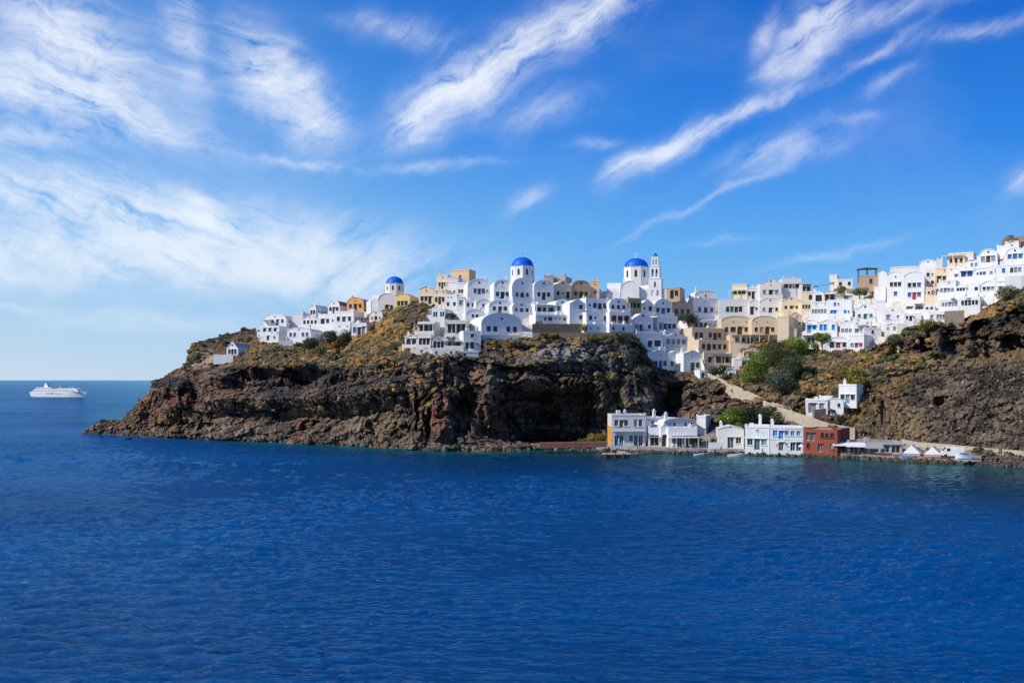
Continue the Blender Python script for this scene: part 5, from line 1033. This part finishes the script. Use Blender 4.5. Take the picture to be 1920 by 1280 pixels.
# landing stage with folded blue parasols
def stage():
    Y = row_Y(858)+.2; root = empty('landing_stage', P3(1161, 858, Y), R(6)); tag(root, 'dark wooden landing stage with pale deck jutting into the bay', 'jetty'); q = MB(); q.box(-3.5, 3.2, 0, 3.4, .75, .95); q.box(1.2, 3.2, 3.4, 8.5, .78, .93); q.build('deck', MATS['palewood'], root)
    q = MB(); q.box(-3.4, 3.1, .08, 3.3, -.6, .74); q.build('hull', MATS['iron'], root)
    for x in (-3.3, -1.1, 1.0, 3.0): q = MB(); q.bar((x, -.12, -1.5), (x, -.12, 1.15), .12, 8); q.build('pile', MATS['wood'], root)
    for i, (x, y, hh, lb) in enumerate(((-1.6, 1.4, 2.6, 'folded light blue parasol, alone near the left edge of the landing stage'), (.2, 1.8, 3.2, 'tallest folded blue parasol in the middle of the landing stage'), (.8, 1.2, 2.8, 'folded pale blue parasol just right of the tallest one'))):
        p = empty('parasol', root.location+Matrix.Rotation(R(6), 3, 'Z') @ Vector((x, y, .95))); tag(p, lb, 'parasol', 'folded parasols on the landing stage'); q = MB(); q.bar((0, 0, 0), (0, 0, hh), .04); q.build('pole', MATS['offwhite'], p)
        q = MB(); q.lathe([(.06, hh*.35), (.2, hh*.4), (.14, hh*.8), (.03, hh)], 0, 0, 8); q.build('canopy', MATS['skycloth'], p)
mat('palegrey', (.55, .55, .56), .8)
mat('skycloth', (.22, .42, .66), .8)
stage()
def pole():
    p = P3(1656, 829, ground_Y(1658, 815)-3.5); q = MB(); root = empty('mast', p); tag(root, 'tall leaning wooden mast at the foot of the scree slope', 'mast'); q.bar((0, 0, -2), (.5, .6, 8.3), .26, 8, .17); q.build('pole', MATS['wood'], root); q = MB(); q.bar((.2, .55, 7.7), (1.3, .75, 8.2), .06, 6); q.build('crossarm', MATS['wood'], root)
pole()
# white cottage by the stairs
G = dict(grp='cottages above the stairs', fd=3, cat='cottage', name='cottage')
H('8', 808, 915, 96, 212, 'flat', ['wdw', '...'], 'upper white cottage above the stairs, three openings, violet shaded side', dep=8, yaw=36, wc=['kyk'], back=-2, **dict(G, fd=1.2))
H('8', 612, 742, 186, 268, 'flat', ['Dw'], 'lower white cottage with grey glazed door beside the stairs', dep=6, yaw=16, wc=['yy'], back=-2, **G)
H('8', 738, 838, 178, 248, 'arch', ['.a'], 'small white vaulted cottage between the upper and lower ones', dep=6, yaw=24, rise=.3, vent=False, back=-2, **G)
H('8', 690, 808, 165, 205, 'flat', ['..'], 'plain white cottage wall block behind the vaulted one', dep=5, yaw=20, back=-1, **G)
# pergola on the tan house
def pergola(px, row, wpx, hpx, Y, label, m='wood'):
    mp = Y/F; root = empty('pergola', P3(px, row, Y), R(-15)); tag(root, label, 'pergola'); ww = wpx*mp; h = hpx*mp
    for i in (-1, 0, 1):
        for j in (0, 1): q = MB(); q.bar((i*ww*.42, j*3.2, -2.5), (i*ww*.42, j*3.2, h*.78), .13, 6); q.build('post', MATS[m], root)
    q = MB(); q.add([(-ww/2, -.6, h*.78), (ww/2, -.6, h*.78), (ww/2, 3.8, h*.78), (-ww/2, 3.8, h*.78), (0, 1.6, h)], [(3, 2, 1, 0), (0, 1, 4), (1, 2, 4), (2, 3, 4), (3, 0, 4)]); q.build('thatch', MATS[m], root)
pergola(1627, 517, 37, 17, ground_Y(1627, 540)+3, 'dark thatched pergola on the tan house at the skyline')
pergola(1205, 760, 0.1, .1, 9999, 'x') if False else None
# garden canopy at the quay
def garden_canopy():
    Y = qY(839); root = empty('canopy_frame', P3(1327, 839, Y), 0); tag(root, 'thin cream shade canopy on poles over the quay garden', 'canopy'); q = MB(); q.box(-2.6, 2.0, 0, 2.6, 2.35, 2.43); q.build('shade_cloth', MATS['palewood'], root)
    for x in (-2.5, -.3, 1.9):
        for y in (.1, 2.5): q = MB(); q.bar((x, y, 0), (x, y, 2.35), .05); q.build('post', MATS['palewood'], root)
garden_canopy()
# open parasols on terraces
def parasol(px, row, wpx, m, label, grp='open parasols on the terraces', Y=None):
    Y = (ground_Y(px, row)-1.6) if Y is None else Y; mp = Y/F; r_ = wpx*mp/2; root = empty('parasol', P3(px, row, Y)); tag(root, label, 'parasol', grp); q = MB(); q.bar((0, 0, 0), (0, 0, 2.4), .04); q.build('pole', MATS['offwhite'], root)
    q = MB(); n = 8; q.add([(r_*math.cos(2*math.pi*i/n), r_*math.sin(2*math.pi*i/n), 2.0) for i in range(n)]+[(0, 0, 2.6)], [(i, (i+1) % n, n) for i in range(n)]+[tuple(range(n-1, -1, -1))]); q.build('canopy', MATS[m], root)
parasol(1618, 624, 23, 'palewood', 'big pale straw parasol on the terrace of the flat white house'); 
for px, row, wp, m, lb in ((822, 648, 13, 'greycanopy', 'grey parasol left of the twin pointed bays on the lower terrace'), (840, 647, 14, 'iron', 'dark parasol over the right pointed bay on the lower terrace'), (762, 645, 12, 'greycanopy', 'grey shell parasol at the left tip of the lower terrace'),
   (880, 643, 12, 'whitecloth', 'white tilted parasol at the right of the lower terrace'), (1822, 500, 15, 'whitecloth', 'white parasol in front of the folded canopies on the hilltop'), (1842, 570, 11, 'whitecloth', 'cream parasol over the dark terrace openings, lower right'),
   (1815, 572, 11, 'whitecloth', 'cream parasol at the middle of the lower white terraces'), (1787, 574, 10, 'palewood', 'straw parasol at the left of the lower white terraces'), (1530, 548, 13, 'blueplastic', 'blue parasol right of the red striped cafe awning'), (1545, 545, 15, 'skycloth', 'pale blue parasol, middle one of the roadside cafe'), (1558, 543, 12, 'blueplastic', 'deep blue parasol at the right end of the roadside cafe'),
   (1895, 466, 12, 'palewood', 'straw parasol below the brown ruin'), (1502, 853, 12, 'whitecloth', 'white parasol before the blue shuttered boathouse'), (1458, 852, 12, 'orangecloth', 'orange parasol at the quay edge')):
    parasol(px, row, wp, m, lb, Y=(qY(row) if row > 800 else None))
# ruin on the hilltop
q = MB(); Yr_ = ground_Y(1910, 470)+14; b = P3(1912, 452, Yr_); root = empty('ruin', b); tag(root, 'crumbling brown stone ruin on the very top of the hill', 'ruin')
q.box(-4.2, -.6, 0, 3, -6, .9).box(-3.4, -1.6, .3, 2.5, .9, 1.9).box(-.6, 5, .4, 3.4, -6, 1.4); q.build('wall', MATS['stone'], root); q = MB(); q.box(-.3, 4.8, .2, .399, -.2, 1.2); q.build('brick_face', MATS['ochre'], root)

# ------------------------------------------------------------------ cruise ship
def ship():
    Y = row_Y(743.8); root = empty('cruise_ship', P3(111, 743.8, Y), R(-20)); root.scale = (1.16, 1.1, 1.14); tag(root, 'white cruise ship sailing past the cape with tall aft funnel', 'ship'); k = .0426
    X = lambda z_: (z_-980)*k; Z = lambda y_: (467-y_)*k
    q = MB(); n = 14; top, bot = [], []
    for i in range(n):
        t = i/(n-1); xt = X(200)+(X(1790)-X(200))*t; xb = X(235)+(X(1670)-X(235))*t; b_ = 4.6*(1-max(0, (t-.68)/.32)**1.8)*(.85+.15*min(1, t*6)); zt = Z(352)+.5*max(0, t-.75)*4; top.append((xt, b_, zt)); bot.append((xb, b_*.82, -1.0))
    v = []; 
    for (xt, b_, zt), (xb, bb, zb_) in zip(top, bot): v += [(xt, -b_, zt), (xb, -bb, zb_), (xb, bb, zb_), (xt, b_, zt)]
    f = [(4*i+j, 4*i+(j+1) % 4, 4*i+4+(j+1) % 4, 4*i+4+j) for i in range(n-1) for j in range(4)] + [(3, 2, 1, 0), (4*n-4, 4*n-3, 4*n-2, 4*n-1)]; q.add(v, f); q.build('hull', MATS['white'], root)
    for (x0, x1, y0, y1, hw, nm) in ((280, 1640, 352, 318, 4.2, 'lower_deck'), (330, 1600, 318, 284, 4.0, 'promenade_deck'), (380, 840, 284, 250, 3.6, 'aft_deckhouse'), (1000, 1520, 284, 262, 3.6, 'bridge')):
        q = MB(); a, b_ = X(x0), X(x1); z0, z1 = Z(y0), Z(y1); q.extr([(a, z0), (b_, z0), (b_-1.6, z1), (a+.8, z1)], -hw, hw); q.build(nm, MATS['white'], root)
        m_ = int((b_-a-3)/2.7); q = MB(); q.box(0, 1.7, -.02, -.002, .45, 1.0); wo = None
        for i in range(m_):
            wo = q.build('window', MATS['paneglass'], root) if wo is None else wo.copy(); wo.location = (a+1.2+i*2.7, -hw, z0)
            if wo.name not in C.objects: C.objects.link(wo)
    q = MB(); z0 = Z(250); q.extr([(X(560), z0), (X(700), z0), (X(668), Z(200)), (X(655), Z(162)), (X(600), Z(162)), (X(590), Z(200))], -1.6, 1.6); q.build('funnel', MATS['white'], root)
    q = MB(); q.extr([(X(598), Z(162)), (X(656), Z(162)), (X(654), Z(152)), (X(604), Z(152))], -1.2, 1.2); q.build('funnel_cap', MATS['blueplastic'], root)
    q = MB(); q.lathe([(.5, Z(284)), (.5, Z(230)), (.35, Z(215))], X(1012), 0, 8); q.build('radar_dome', MATS['white'], root)
    for x in (1300, 1380): q = MB(); q.bar((X(x), 0, Z(262)), (X(x), 0, Z(212)), .18, 6); q.build('mast', MATS['white'], root)
    for i in range(7):
        x = X(730+i*62); q = MB(); q.box(x, x+1.9, -4.75, -4.3, Z(392), Z(374)); q.build('lifeboat', MATS['orangecloth'] if i in (0, 2) else MATS['greywhite'], root)
ship()

# tables in front of the canopy boathouse, a barrel and a bench
for i, (px, lb) in enumerate(((1268, 'white round table at the left post of the pale canopy'), (1281, 'white round table at the middle of the pale canopy'), (1295, 'white round table at the right post of the pale canopy'), (1228, 'small terracotta table beside the glazed porch'))):
    q = MB(); q.lathe([(.3, 0), (.05, .06), (.05, .7), (.5, .72), (.5, .77)], 0, 0, 10); o = q.build('table', MATS['orangecloth' if i == 3 else 'whitecloth']); o.location = P3(px, 839.5, qY(839.5)); tag(o, lb, 'table', 'tables on the quay')
q = MB(); q.lathe([(.42, 0), (.5, .5), (.42, 1.05), (.36, 1.06)], 0, 0, 12); o = q.build('barrel', MATS['whitecloth']); o.location = P3(1261, 838.6, qY(838.6)); tag(o, 'white barrel by the door of the long canopy boathouse', 'barrel')
for i, (px, row, lb) in enumerate(((1196, 839, 'short mooring post nearest to the landing stage'), (1352, 843, 'short mooring post before the white yard wall'), (1430, 846, 'short mooring post before the teal door boathouse'), (1620, 853, 'short mooring post in front of the awnings'))):
    q = MB(); q.lathe([(.13, 0), (.11, .7), (.17, .75), (.05, .85)], 0, 0, 8); o = q.build('mooring_post', MATS['iron']); o.location = P3(px, row, qY(row)); tag(o, lb, 'mooring post', 'mooring posts on the quay')
# ------------------------------------------------------------------ scrub, boulders (too many to count) and trees
def ico(sub):
    bm = bmesh.new(); bmesh.ops.create_icosphere(bm, subdivisions=sub, radius=1.0); v = np.array([x.co[:] for x in bm.verts]); f = np.array([[q.index for q in p.verts] for p in bm.faces]); bm.free(); return v, f
def cloud_mesh(name, cen, siz, colr, base, m, rough=.25, seed=1, flat=None, smooth=False):
    v0, f0 = ico(base); n = len(cen); r = np.random.default_rng(seed)
    ang = r.uniform(0, 6.28, n); ca, sa = np.cos(ang)[:, None], np.sin(ang)[:, None]
    v = v0[None]*(1+rough*r.normal(size=(n, len(v0), 1)).clip(-1.6, 1.6))*siz[:, None, :]
    x = v[..., 0]*ca - v[..., 1]*sa; y = v[..., 0]*sa + v[..., 1]*ca; v = np.stack([x, y, v[..., 2]], -1) + cen[:, None, :]
    f = (f0[None] + (np.arange(n)*len(v0))[:, None, None]).reshape(-1, 3)
    me = bpy.data.meshes.new(name); me.vertices.add(n*len(v0)); me.vertices.foreach_set('co', v.reshape(-1).astype(np.float32)); me.loops.add(f.size); me.loops.foreach_set('vertex_index', f.ravel().astype(np.int32))
    me.polygons.add(len(f)); me.polygons.foreach_set('loop_start', np.arange(0, f.size, 3, dtype=np.int32)); me.polygons.foreach_set('use_smooth', np.full(len(f), smooth)); me.update(calc_edges=True)
    c = np.repeat(colr, len(v0), 0)*r.uniform(.8, 1.2, (n*len(v0), 1)); ca_ = me.color_attributes.new('Col', 'FLOAT_COLOR', 'POINT'); ca_.data.foreach_set('color', np.concatenate([c, np.ones((len(c), 1))], 1).reshape(-1).astype(np.float32))
    me.materials.append(m); o = bpy.data.objects.new(name, me); C.objects.link(o); return o
V3, PX, PY, T_, vil, cliff, scree, quay_, _c = LAND
leaf_mat = vcol_mat('scrub_leaf', .9, .8, 4.0, .2); rock_mat = vcol_mat('boulder_rock', .95, .6, 3.0, .15)
def scatter(wt, n, seed):
    r = np.random.default_rng(seed); p = np.clip(wt, 0, None).ravel()*((PX < 1950) & (PX > 150) & (T_ > 1.02) & (T_ < 8.2)).ravel(); p = p/p.sum(); i = r.choice(len(p), n, p=p)
    return V3.reshape(-1, 3)[i] + np.c_[r.normal(0, .15, (n, 2)), np.zeros(n)], i, r
nz = fbm(V3, 1/6.0, 3, 900)
def g(cx, cy, rx, ry): return np.exp(-(((PX-cx)/rx)**2+((PY-cy)/ry)**2))
wt = (1-cliff)*(1-quay_)*np.clip(1-vil*1.2, 0, 1)*np.clip(T_-1.6, 0, 1)*(1+nz)*np.where(PY > HY+110, .3, 1)
wt = wt*np.clip(.25+1.9*fbm(V3, 1/13.0, 3, 933), .06, 1.6)
wt = wt*(1+2.0*g(720, 640, 110, 55)+1.2*g(1560, 700, 140, 60)) + cliff*(1-scree)*(1-quay_)*.03
wt = np.where((PX > 1600) & (PY > 700), wt*.25, wt)
cen, i, r = scatter(wt, 9000, 5); px = PX.ravel()[i]; s = r.uniform(.22, 1.0, len(i))**1.7*1.35; s = np.where(px < 560, s*.8, s)
siz = np.stack([s*r.uniform(.8, 1.4, len(i)), s*r.uniform(.8, 1.3, len(i)), s*r.uniform(.5, .85, len(i))], -1)
pal = np.array([[.29, .17, .055], [.23, .15, .055], [.16, .12, .05], [.11, .10, .045], [.12, .085, .06], [.17, .13, .075], [.06, .065, .032]])
warm = g(700, 640, 130, 60).ravel()[i] + .5*g(1560, 690, 120, 50).ravel()[i]; nn = fbm(cen*1.0, 1/7.0, 3, 77)
u = r.uniform(0, 1, len(i)) - .45*warm - .5*nn + .12; ci = np.clip((u*7).astype(int), 0, 6)
tag(cloud_mesh('scrub', cen, siz, pal[ci]*r.uniform(.75, 1.3, (len(i), 1)), 2, leaf_mat, .22, 3), 'dry golden and olive cushion scrub over the slopes', 'scrub', kind='stuff')
# boulders: shore, scree and cliff ledges
sh = np.clip((T_-.9)/.3, 0, 1)*np.clip((2.5-T_)/.8, 0, 1)*np.where(V3[..., 2] < 3.2, 1, .25)*np.where(quay_ > .4, .0, 1)
cen, i, r = scatter(sh*3.0+cliff*.18*(1-quay_)*(1-vil)+scree*.8*(1-quay_)*np.clip(1-vil*2, 0, 1), 9000, 8)
s = r.uniform(.10, .36, len(i))*np.where(r.uniform(0, 1, len(i)) > .96, 2.4, 1)*np.where((PY.ravel()[i] > 800) & (PX.ravel()[i] < 1140), 1.6, .9); siz = s[:, None]*r.uniform(.6, 1.3, (len(i), 3))
col = np.array([.125, .098, .078])[None]*r.uniform(.45, 1.9, (len(i), 1))*np.array([1, 1, 1])[None]; rd = r.uniform(0, 1, len(i)) > .85; col[rd] = col[rd]*np.array([1.25, .95, .8])
tag(cloud_mesh('boulders', cen, siz, col, 1, rock_mat, .16, 4), 'dark volcanic boulders strewn over shore and scree', 'rocks', kind='stuff')
# armour stones in front of the quay
r = np.random.default_rng(12); n = 1500; px = r.uniform(1128, 1925, n); Yw_ = np.array([row_Y(wl_row(p)) for p in px]); yy = Yw_ + r.uniform(-1.0, 1.2, n); zz = r.uniform(-.4, .55, n)*np.clip((yy-Yw_+1.4)/1.6, .15, 1)
s = r.uniform(.25, .6, n); colr = np.array([.085, .070, .055])[None]*r.uniform(.4, 1.5, (n, 1))
tag(cloud_mesh('armour_stones', np.stack([(px-CX)/F*yy, yy, zz], -1), s[:, None]*r.uniform(.7, 1.4, (n, 3)), colr, 1, rock_mat, .18, 5), 'rough armour stones piled along the quay foot', 'rocks', kind='stuff')

GREEN = {'dark': [(.030, .045, .018), (.050, .065, .025), (.075, .085, .035)], 'bright': [(.08, .14, .018), (.15, .21, .03), (.22, .27, .045)], 'olive': [(.06, .07, .03), (.10, .11, .05), (.15, .15, .07)],
         'grey': [(.05, .07, .045), (.08, .10, .065), (.12, .14, .09)], 'gold': [(.20, .15, .02), (.30, .22, .04), (.12, .12, .03)]}
bark = mat('bark', (.09, .065, .045), .95, .6, 4, .2, 2)
def leafmat():
    m = bpy.data.materials.new('foliage'); m.use_nodes = True; t = NT(m.node_tree); b = m.node_tree.nodes['Principled BSDF']; at = t.n.new('ShaderNodeAttribute'); at.attribute_name = 'Col'
    t.l.new(at.outputs['Color'], b.inputs['Base Color']); b.inputs['Roughness'].default_value = .7; b.inputs['Specular IOR Level'].default_value = .25
    return m
fol = leafmat()
def crown_mesh(w_, h_, kind, seed, nl, leaf):
    r = np.random.default_rng(seed); k = 9; lob = np.stack([r.uniform(-.62, .62, k)*w_/2, r.uniform(-.5, .5, k)*w_/2, h_*r.uniform(.3, .78, k)], -1); lr = r.uniform(.36, .6, k)*min(w_, h_*1.3)/1.5
    li = r.integers(0, k, nl); d = r.normal(size=(nl, 3)); d /= np.linalg.norm(d, axis=1)[:, None]; rad = r.uniform(.35, 1.0, nl)**.45; c = lob[li] + d*(lr[li]*rad)[:, None]*np.array([1, 1, .8]); c[:, 2] = np.maximum(c[:, 2], .08*h_)
    nrm = d + r.normal(0, .6, (nl, 3)); nrm /= np.linalg.norm(nrm, axis=1)[:, None]; t1 = np.cross(nrm, r.normal(size=(nl, 3))); t1 /= np.linalg.norm(t1, axis=1)[:, None]; t2 = np.cross(nrm, t1); sz = leaf*r.uniform(.6, 1.4, nl)[:, None]
    v = np.stack([c-t1*sz, c-t2*sz*.55, c+t1*sz, c+t2*sz*.55], 1).reshape(-1, 3); f = np.arange(nl*4).reshape(-1, 4)
    me = bpy.data.meshes.new('crown'); me.from_pydata(v.tolist(), [], f.tolist()); pal = np.array(GREEN[kind]); ci = r.integers(0, 3, nl); lobt = r.uniform(.75, 1.25, k)[li]; cc = pal[ci]*(lobt*r.uniform(.8, 1.2, nl))[:, None]; cc = np.repeat(cc, 4, 0)
    a = me.color_attributes.new('Col', 'FLOAT_COLOR', 'POINT'); a.data.foreach_set('color', np.concatenate([cc, np.ones((len(cc), 1))], 1).reshape(-1).astype(np.float32)); me.materials.append(fol); me.update(); return me, lob
def tree(px, row, wpx, hpx, kind, label, name='shrub', cat=None, trunk=.12, seed=None, back=0.0, grp=None, lean=0, Y=None):
    Y_ = ground_Y(px, row)+back if Y is None else Y; mp = Y_/F; w_, h_ = wpx*mp, hpx*mp; sd = int(px*7+row) if seed is None else seed; base = P3(px, row, Y_)
    root = empty(name, base, 0); tag(root, label, cat or name.replace('_', ' '), grp); ht = h_*trunk; me, lob = crown_mesh(w_, h_*(1-trunk), kind, sd, int(min(4200, max(400, w_*h_*85))), .19)
    o = bpy.data.objects.new('crown', me); C.objects.link(o); o.parent = root; o.location = (lean, 0, ht)
    q = MB(); tr = max(.07, w_*.03); q.bar((0, 0, -1.5), (lean*.5, 0, ht+h_*.2), tr, 7, tr*.7)
    for l in lob[:5]: q.bar((lean*.5, 0, ht+h_*.15), (l[0]*.8+lean, l[1]*.8, l[2]*.9+ht), tr*.45, 5, tr*.15)
    q.build('trunk', bark, root)
TL = [
 (617, 655, 30, 40, 'dark', 'largest dark green tree below the cape houses', 'tree'), (645, 650, 28, 33, 'dark', 'dark round tree at the right of the largest cape tree', 'tree'), (581, 662, 32, 30, 'dark', 'dark spreading shrub at the left of the cape trees', 'shrub'), (600, 668, 22, 20, 'olive', 'olive shrub in the gully under the cape trees', 'shrub'),
 (458, 622, 15, 9, 'dark', 'small dark bush on the skyline of the cape', 'bush'), (556, 655, 20, 14, 'olive', 'olive bush below the long garden wall', 'bush'),
 (846, 599, 26, 13, 'dark', 'dark green hedge shrub on a flat roof above the restaurant', 'shrub'), (811, 579, 16, 9, 'olive', 'low bush beside the cream arched house', 'bush'), (800, 580, 12, 7, 'gold', 'yellowish bush at the top of the golden slope', 'bush'),
 (1290, 612, 44, 21, 'dark', 'dark trailing shrub under the rose tan house', 'shrub'), (1350, 706, 46, 22, 'dark', 'dark green bushes filling the yard below the beige trio', 'shrub'), (1362, 712, 24, 12, 'olive', 'olive bush beside the small vaulted chapel', 'bush'), (1312, 660, 10, 8, 'olive', 'tiny olive bush on the white slanting wall', 'bush'),
 (1420, 724, 58, 60, 'bright', 'bright green tree at the left of the big thicket', 'tree'), (1462, 740, 60, 54, 'grey', 'grey green tree lowest in the big thicket', 'tree'), (1460, 702, 64, 62, 'dark', 'dark green tree in the middle of the big thicket', 'tree'), (1496, 674, 46, 44, 'bright', 'bright green tree topping the thicket beside the white houses', 'tree'), (1432, 690, 46, 36, 'bright', 'bright green shrub above the stairs under the beige porch', 'shrub'), (1484, 716, 44, 52, 'dark', 'dark tree on the right side of the big thicket', 'tree'), (1400, 722, 22, 34, 'bright', 'lime green bush at the left fringe of the thicket', 'bush'), (1445, 660, 26, 18, 'bright', 'lime bush hanging over the beige retaining block', 'bush'),
 (1358, 800, 24, 30, 'bright', 'green bush leftmost above the gabled boathouse', 'bush'), (1378, 799, 38, 42, 'bright', 'tall bright bush above the gabled boathouse', 'bush'), (1402, 797, 40, 42, 'dark', 'dark bush in the middle of the lower slope greenery', 'bush'), (1428, 795, 40, 38, 'dark', 'dark green bush above the teal door boathouse', 'bush'), (1452, 795, 30, 26, 'olive', 'olive bush under the pale stair wall', 'bush'), (1385, 812, 44, 20, 'bright', 'low bright bush right behind the gabled roof', 'bush'),
 (1199, 716, 34, 34, 'grey', 'grey green round shrub clinging to the central gully', 'shrub'), (1151, 717, 22, 16, 'olive', 'olive cushion bush left of the gully shrub', 'bush'), (1182, 735, 20, 26, 'gold', 'yellow green bush on the gully buttress', 'bush'), (1168, 765, 26, 22, 'olive', 'olive bush on the rock behind the balcony boathouse', 'bush'),
 (1118, 833, 40, 20, 'gold', 'golden shrub at the left of the mustard side wall', 'shrub'), (1092, 834, 22, 12, 'olive', 'olive bush on the low red terrace wall', 'bush'), (1338, 838, 22, 22, 'bright', 'green vine shrub beside the shade canopy', 'shrub'), (1311, 838, 18, 20, 'dark', 'dark bush at the left end of the shade canopy', 'bush'),
 (1588, 722, 46, 42, 'gold', 'large yellow green shrub on the slope above the white cottages', 'shrub'), (1612, 726, 30, 22, 'gold', 'golden bush right behind the roof of the upper cottage', 'bush'), (1572, 745, 30, 20, 'olive', 'olive bush above the small vaulted cottage', 'bush'),
 (1583, 552, 40, 16, 'gold', 'yellow green shrubs on the upper lane slope', 'shrub'), (1612, 556, 44, 16, 'olive', 'olive shrub under the thatched pergola', 'shrub'), (1560, 560, 24, 10, 'bright', 'bright bush beside the grey pyramid roof', 'bush'), (1634, 562, 12, 18, 'gold', 'narrow yellow shrub against the white stepped buttress', 'shrub'),
 (1527, 662, 14, 22, 'gold', 'yellowish shrub at the foot of the small tree', 'shrub'), (1680, 648, 40, 22, 'olive', 'olive scrub bush below the blank white end block', 'bush'), (1735, 622, 40, 24, 'gold', 'golden green bush under the lowest row of pale windows', 'bush'), (1895, 575, 50, 36, 'olive', 'large olive bush below the grey retaining wall', 'bush'), (1730, 846, 44, 7, 'olive', 'flat green bush on the coast road bank', 'bush'),
 (1835, 845, 26, 8, 'olive', 'small bush at the coast road wall', 'bush'), (1008, 615, 16, 14, 'gold', 'yellow plant at the left end of the dark retaining wall', 'shrub'), (1095, 624, 14, 18, 'gold', 'orange brown creeper at the right end of the dark retaining wall', 'shrub'), (850, 652, 9, 13, 'bright', 'green potted plant between the pointed bays', 'potted plant'), (843, 626, 8, 6, 'bright', 'lime plant on the upper restaurant parapet', 'plant'),
 (1115, 640, 46, 14, 'gold', 'golden bush hanging over the pale cliff', 'bush'), (1160, 636, 44, 15, 'olive', 'olive bush hanging over the promontory corner', 'bush'), (1030, 634, 50, 10, 'gold', 'dry golden bush on the cliff rim below the coping', 'bush'), (965, 650, 44, 10, 'olive', 'thin olive bush under the largest vaulted house', 'bush')]
for t_ in TL:
    nm = {'potted plant': 'potted_plant'}.get(t_[6], t_[6]); tree(*t_[:6], name=nm, cat=t_[6], back=-1.2 if t_[1] > 600 else -.4, grp={'tree': 'trees on the hillside', 'bush': 'bushes on the hillside', 'shrub': 'shrubs on the hillside'}.get(t_[6]), trunk=.12 if t_[6] == 'tree' else .02, Y=(qY(t_[1]) if t_[1] > 832 and t_[0] < 1400 else None))
tree(1541, 655, 42, 32, 'bright', 'leaning small green tree before the blue shutter houses', 'tree', 'tree', .42, 5, back=-3, grp='trees on the hillside', lean=.6)
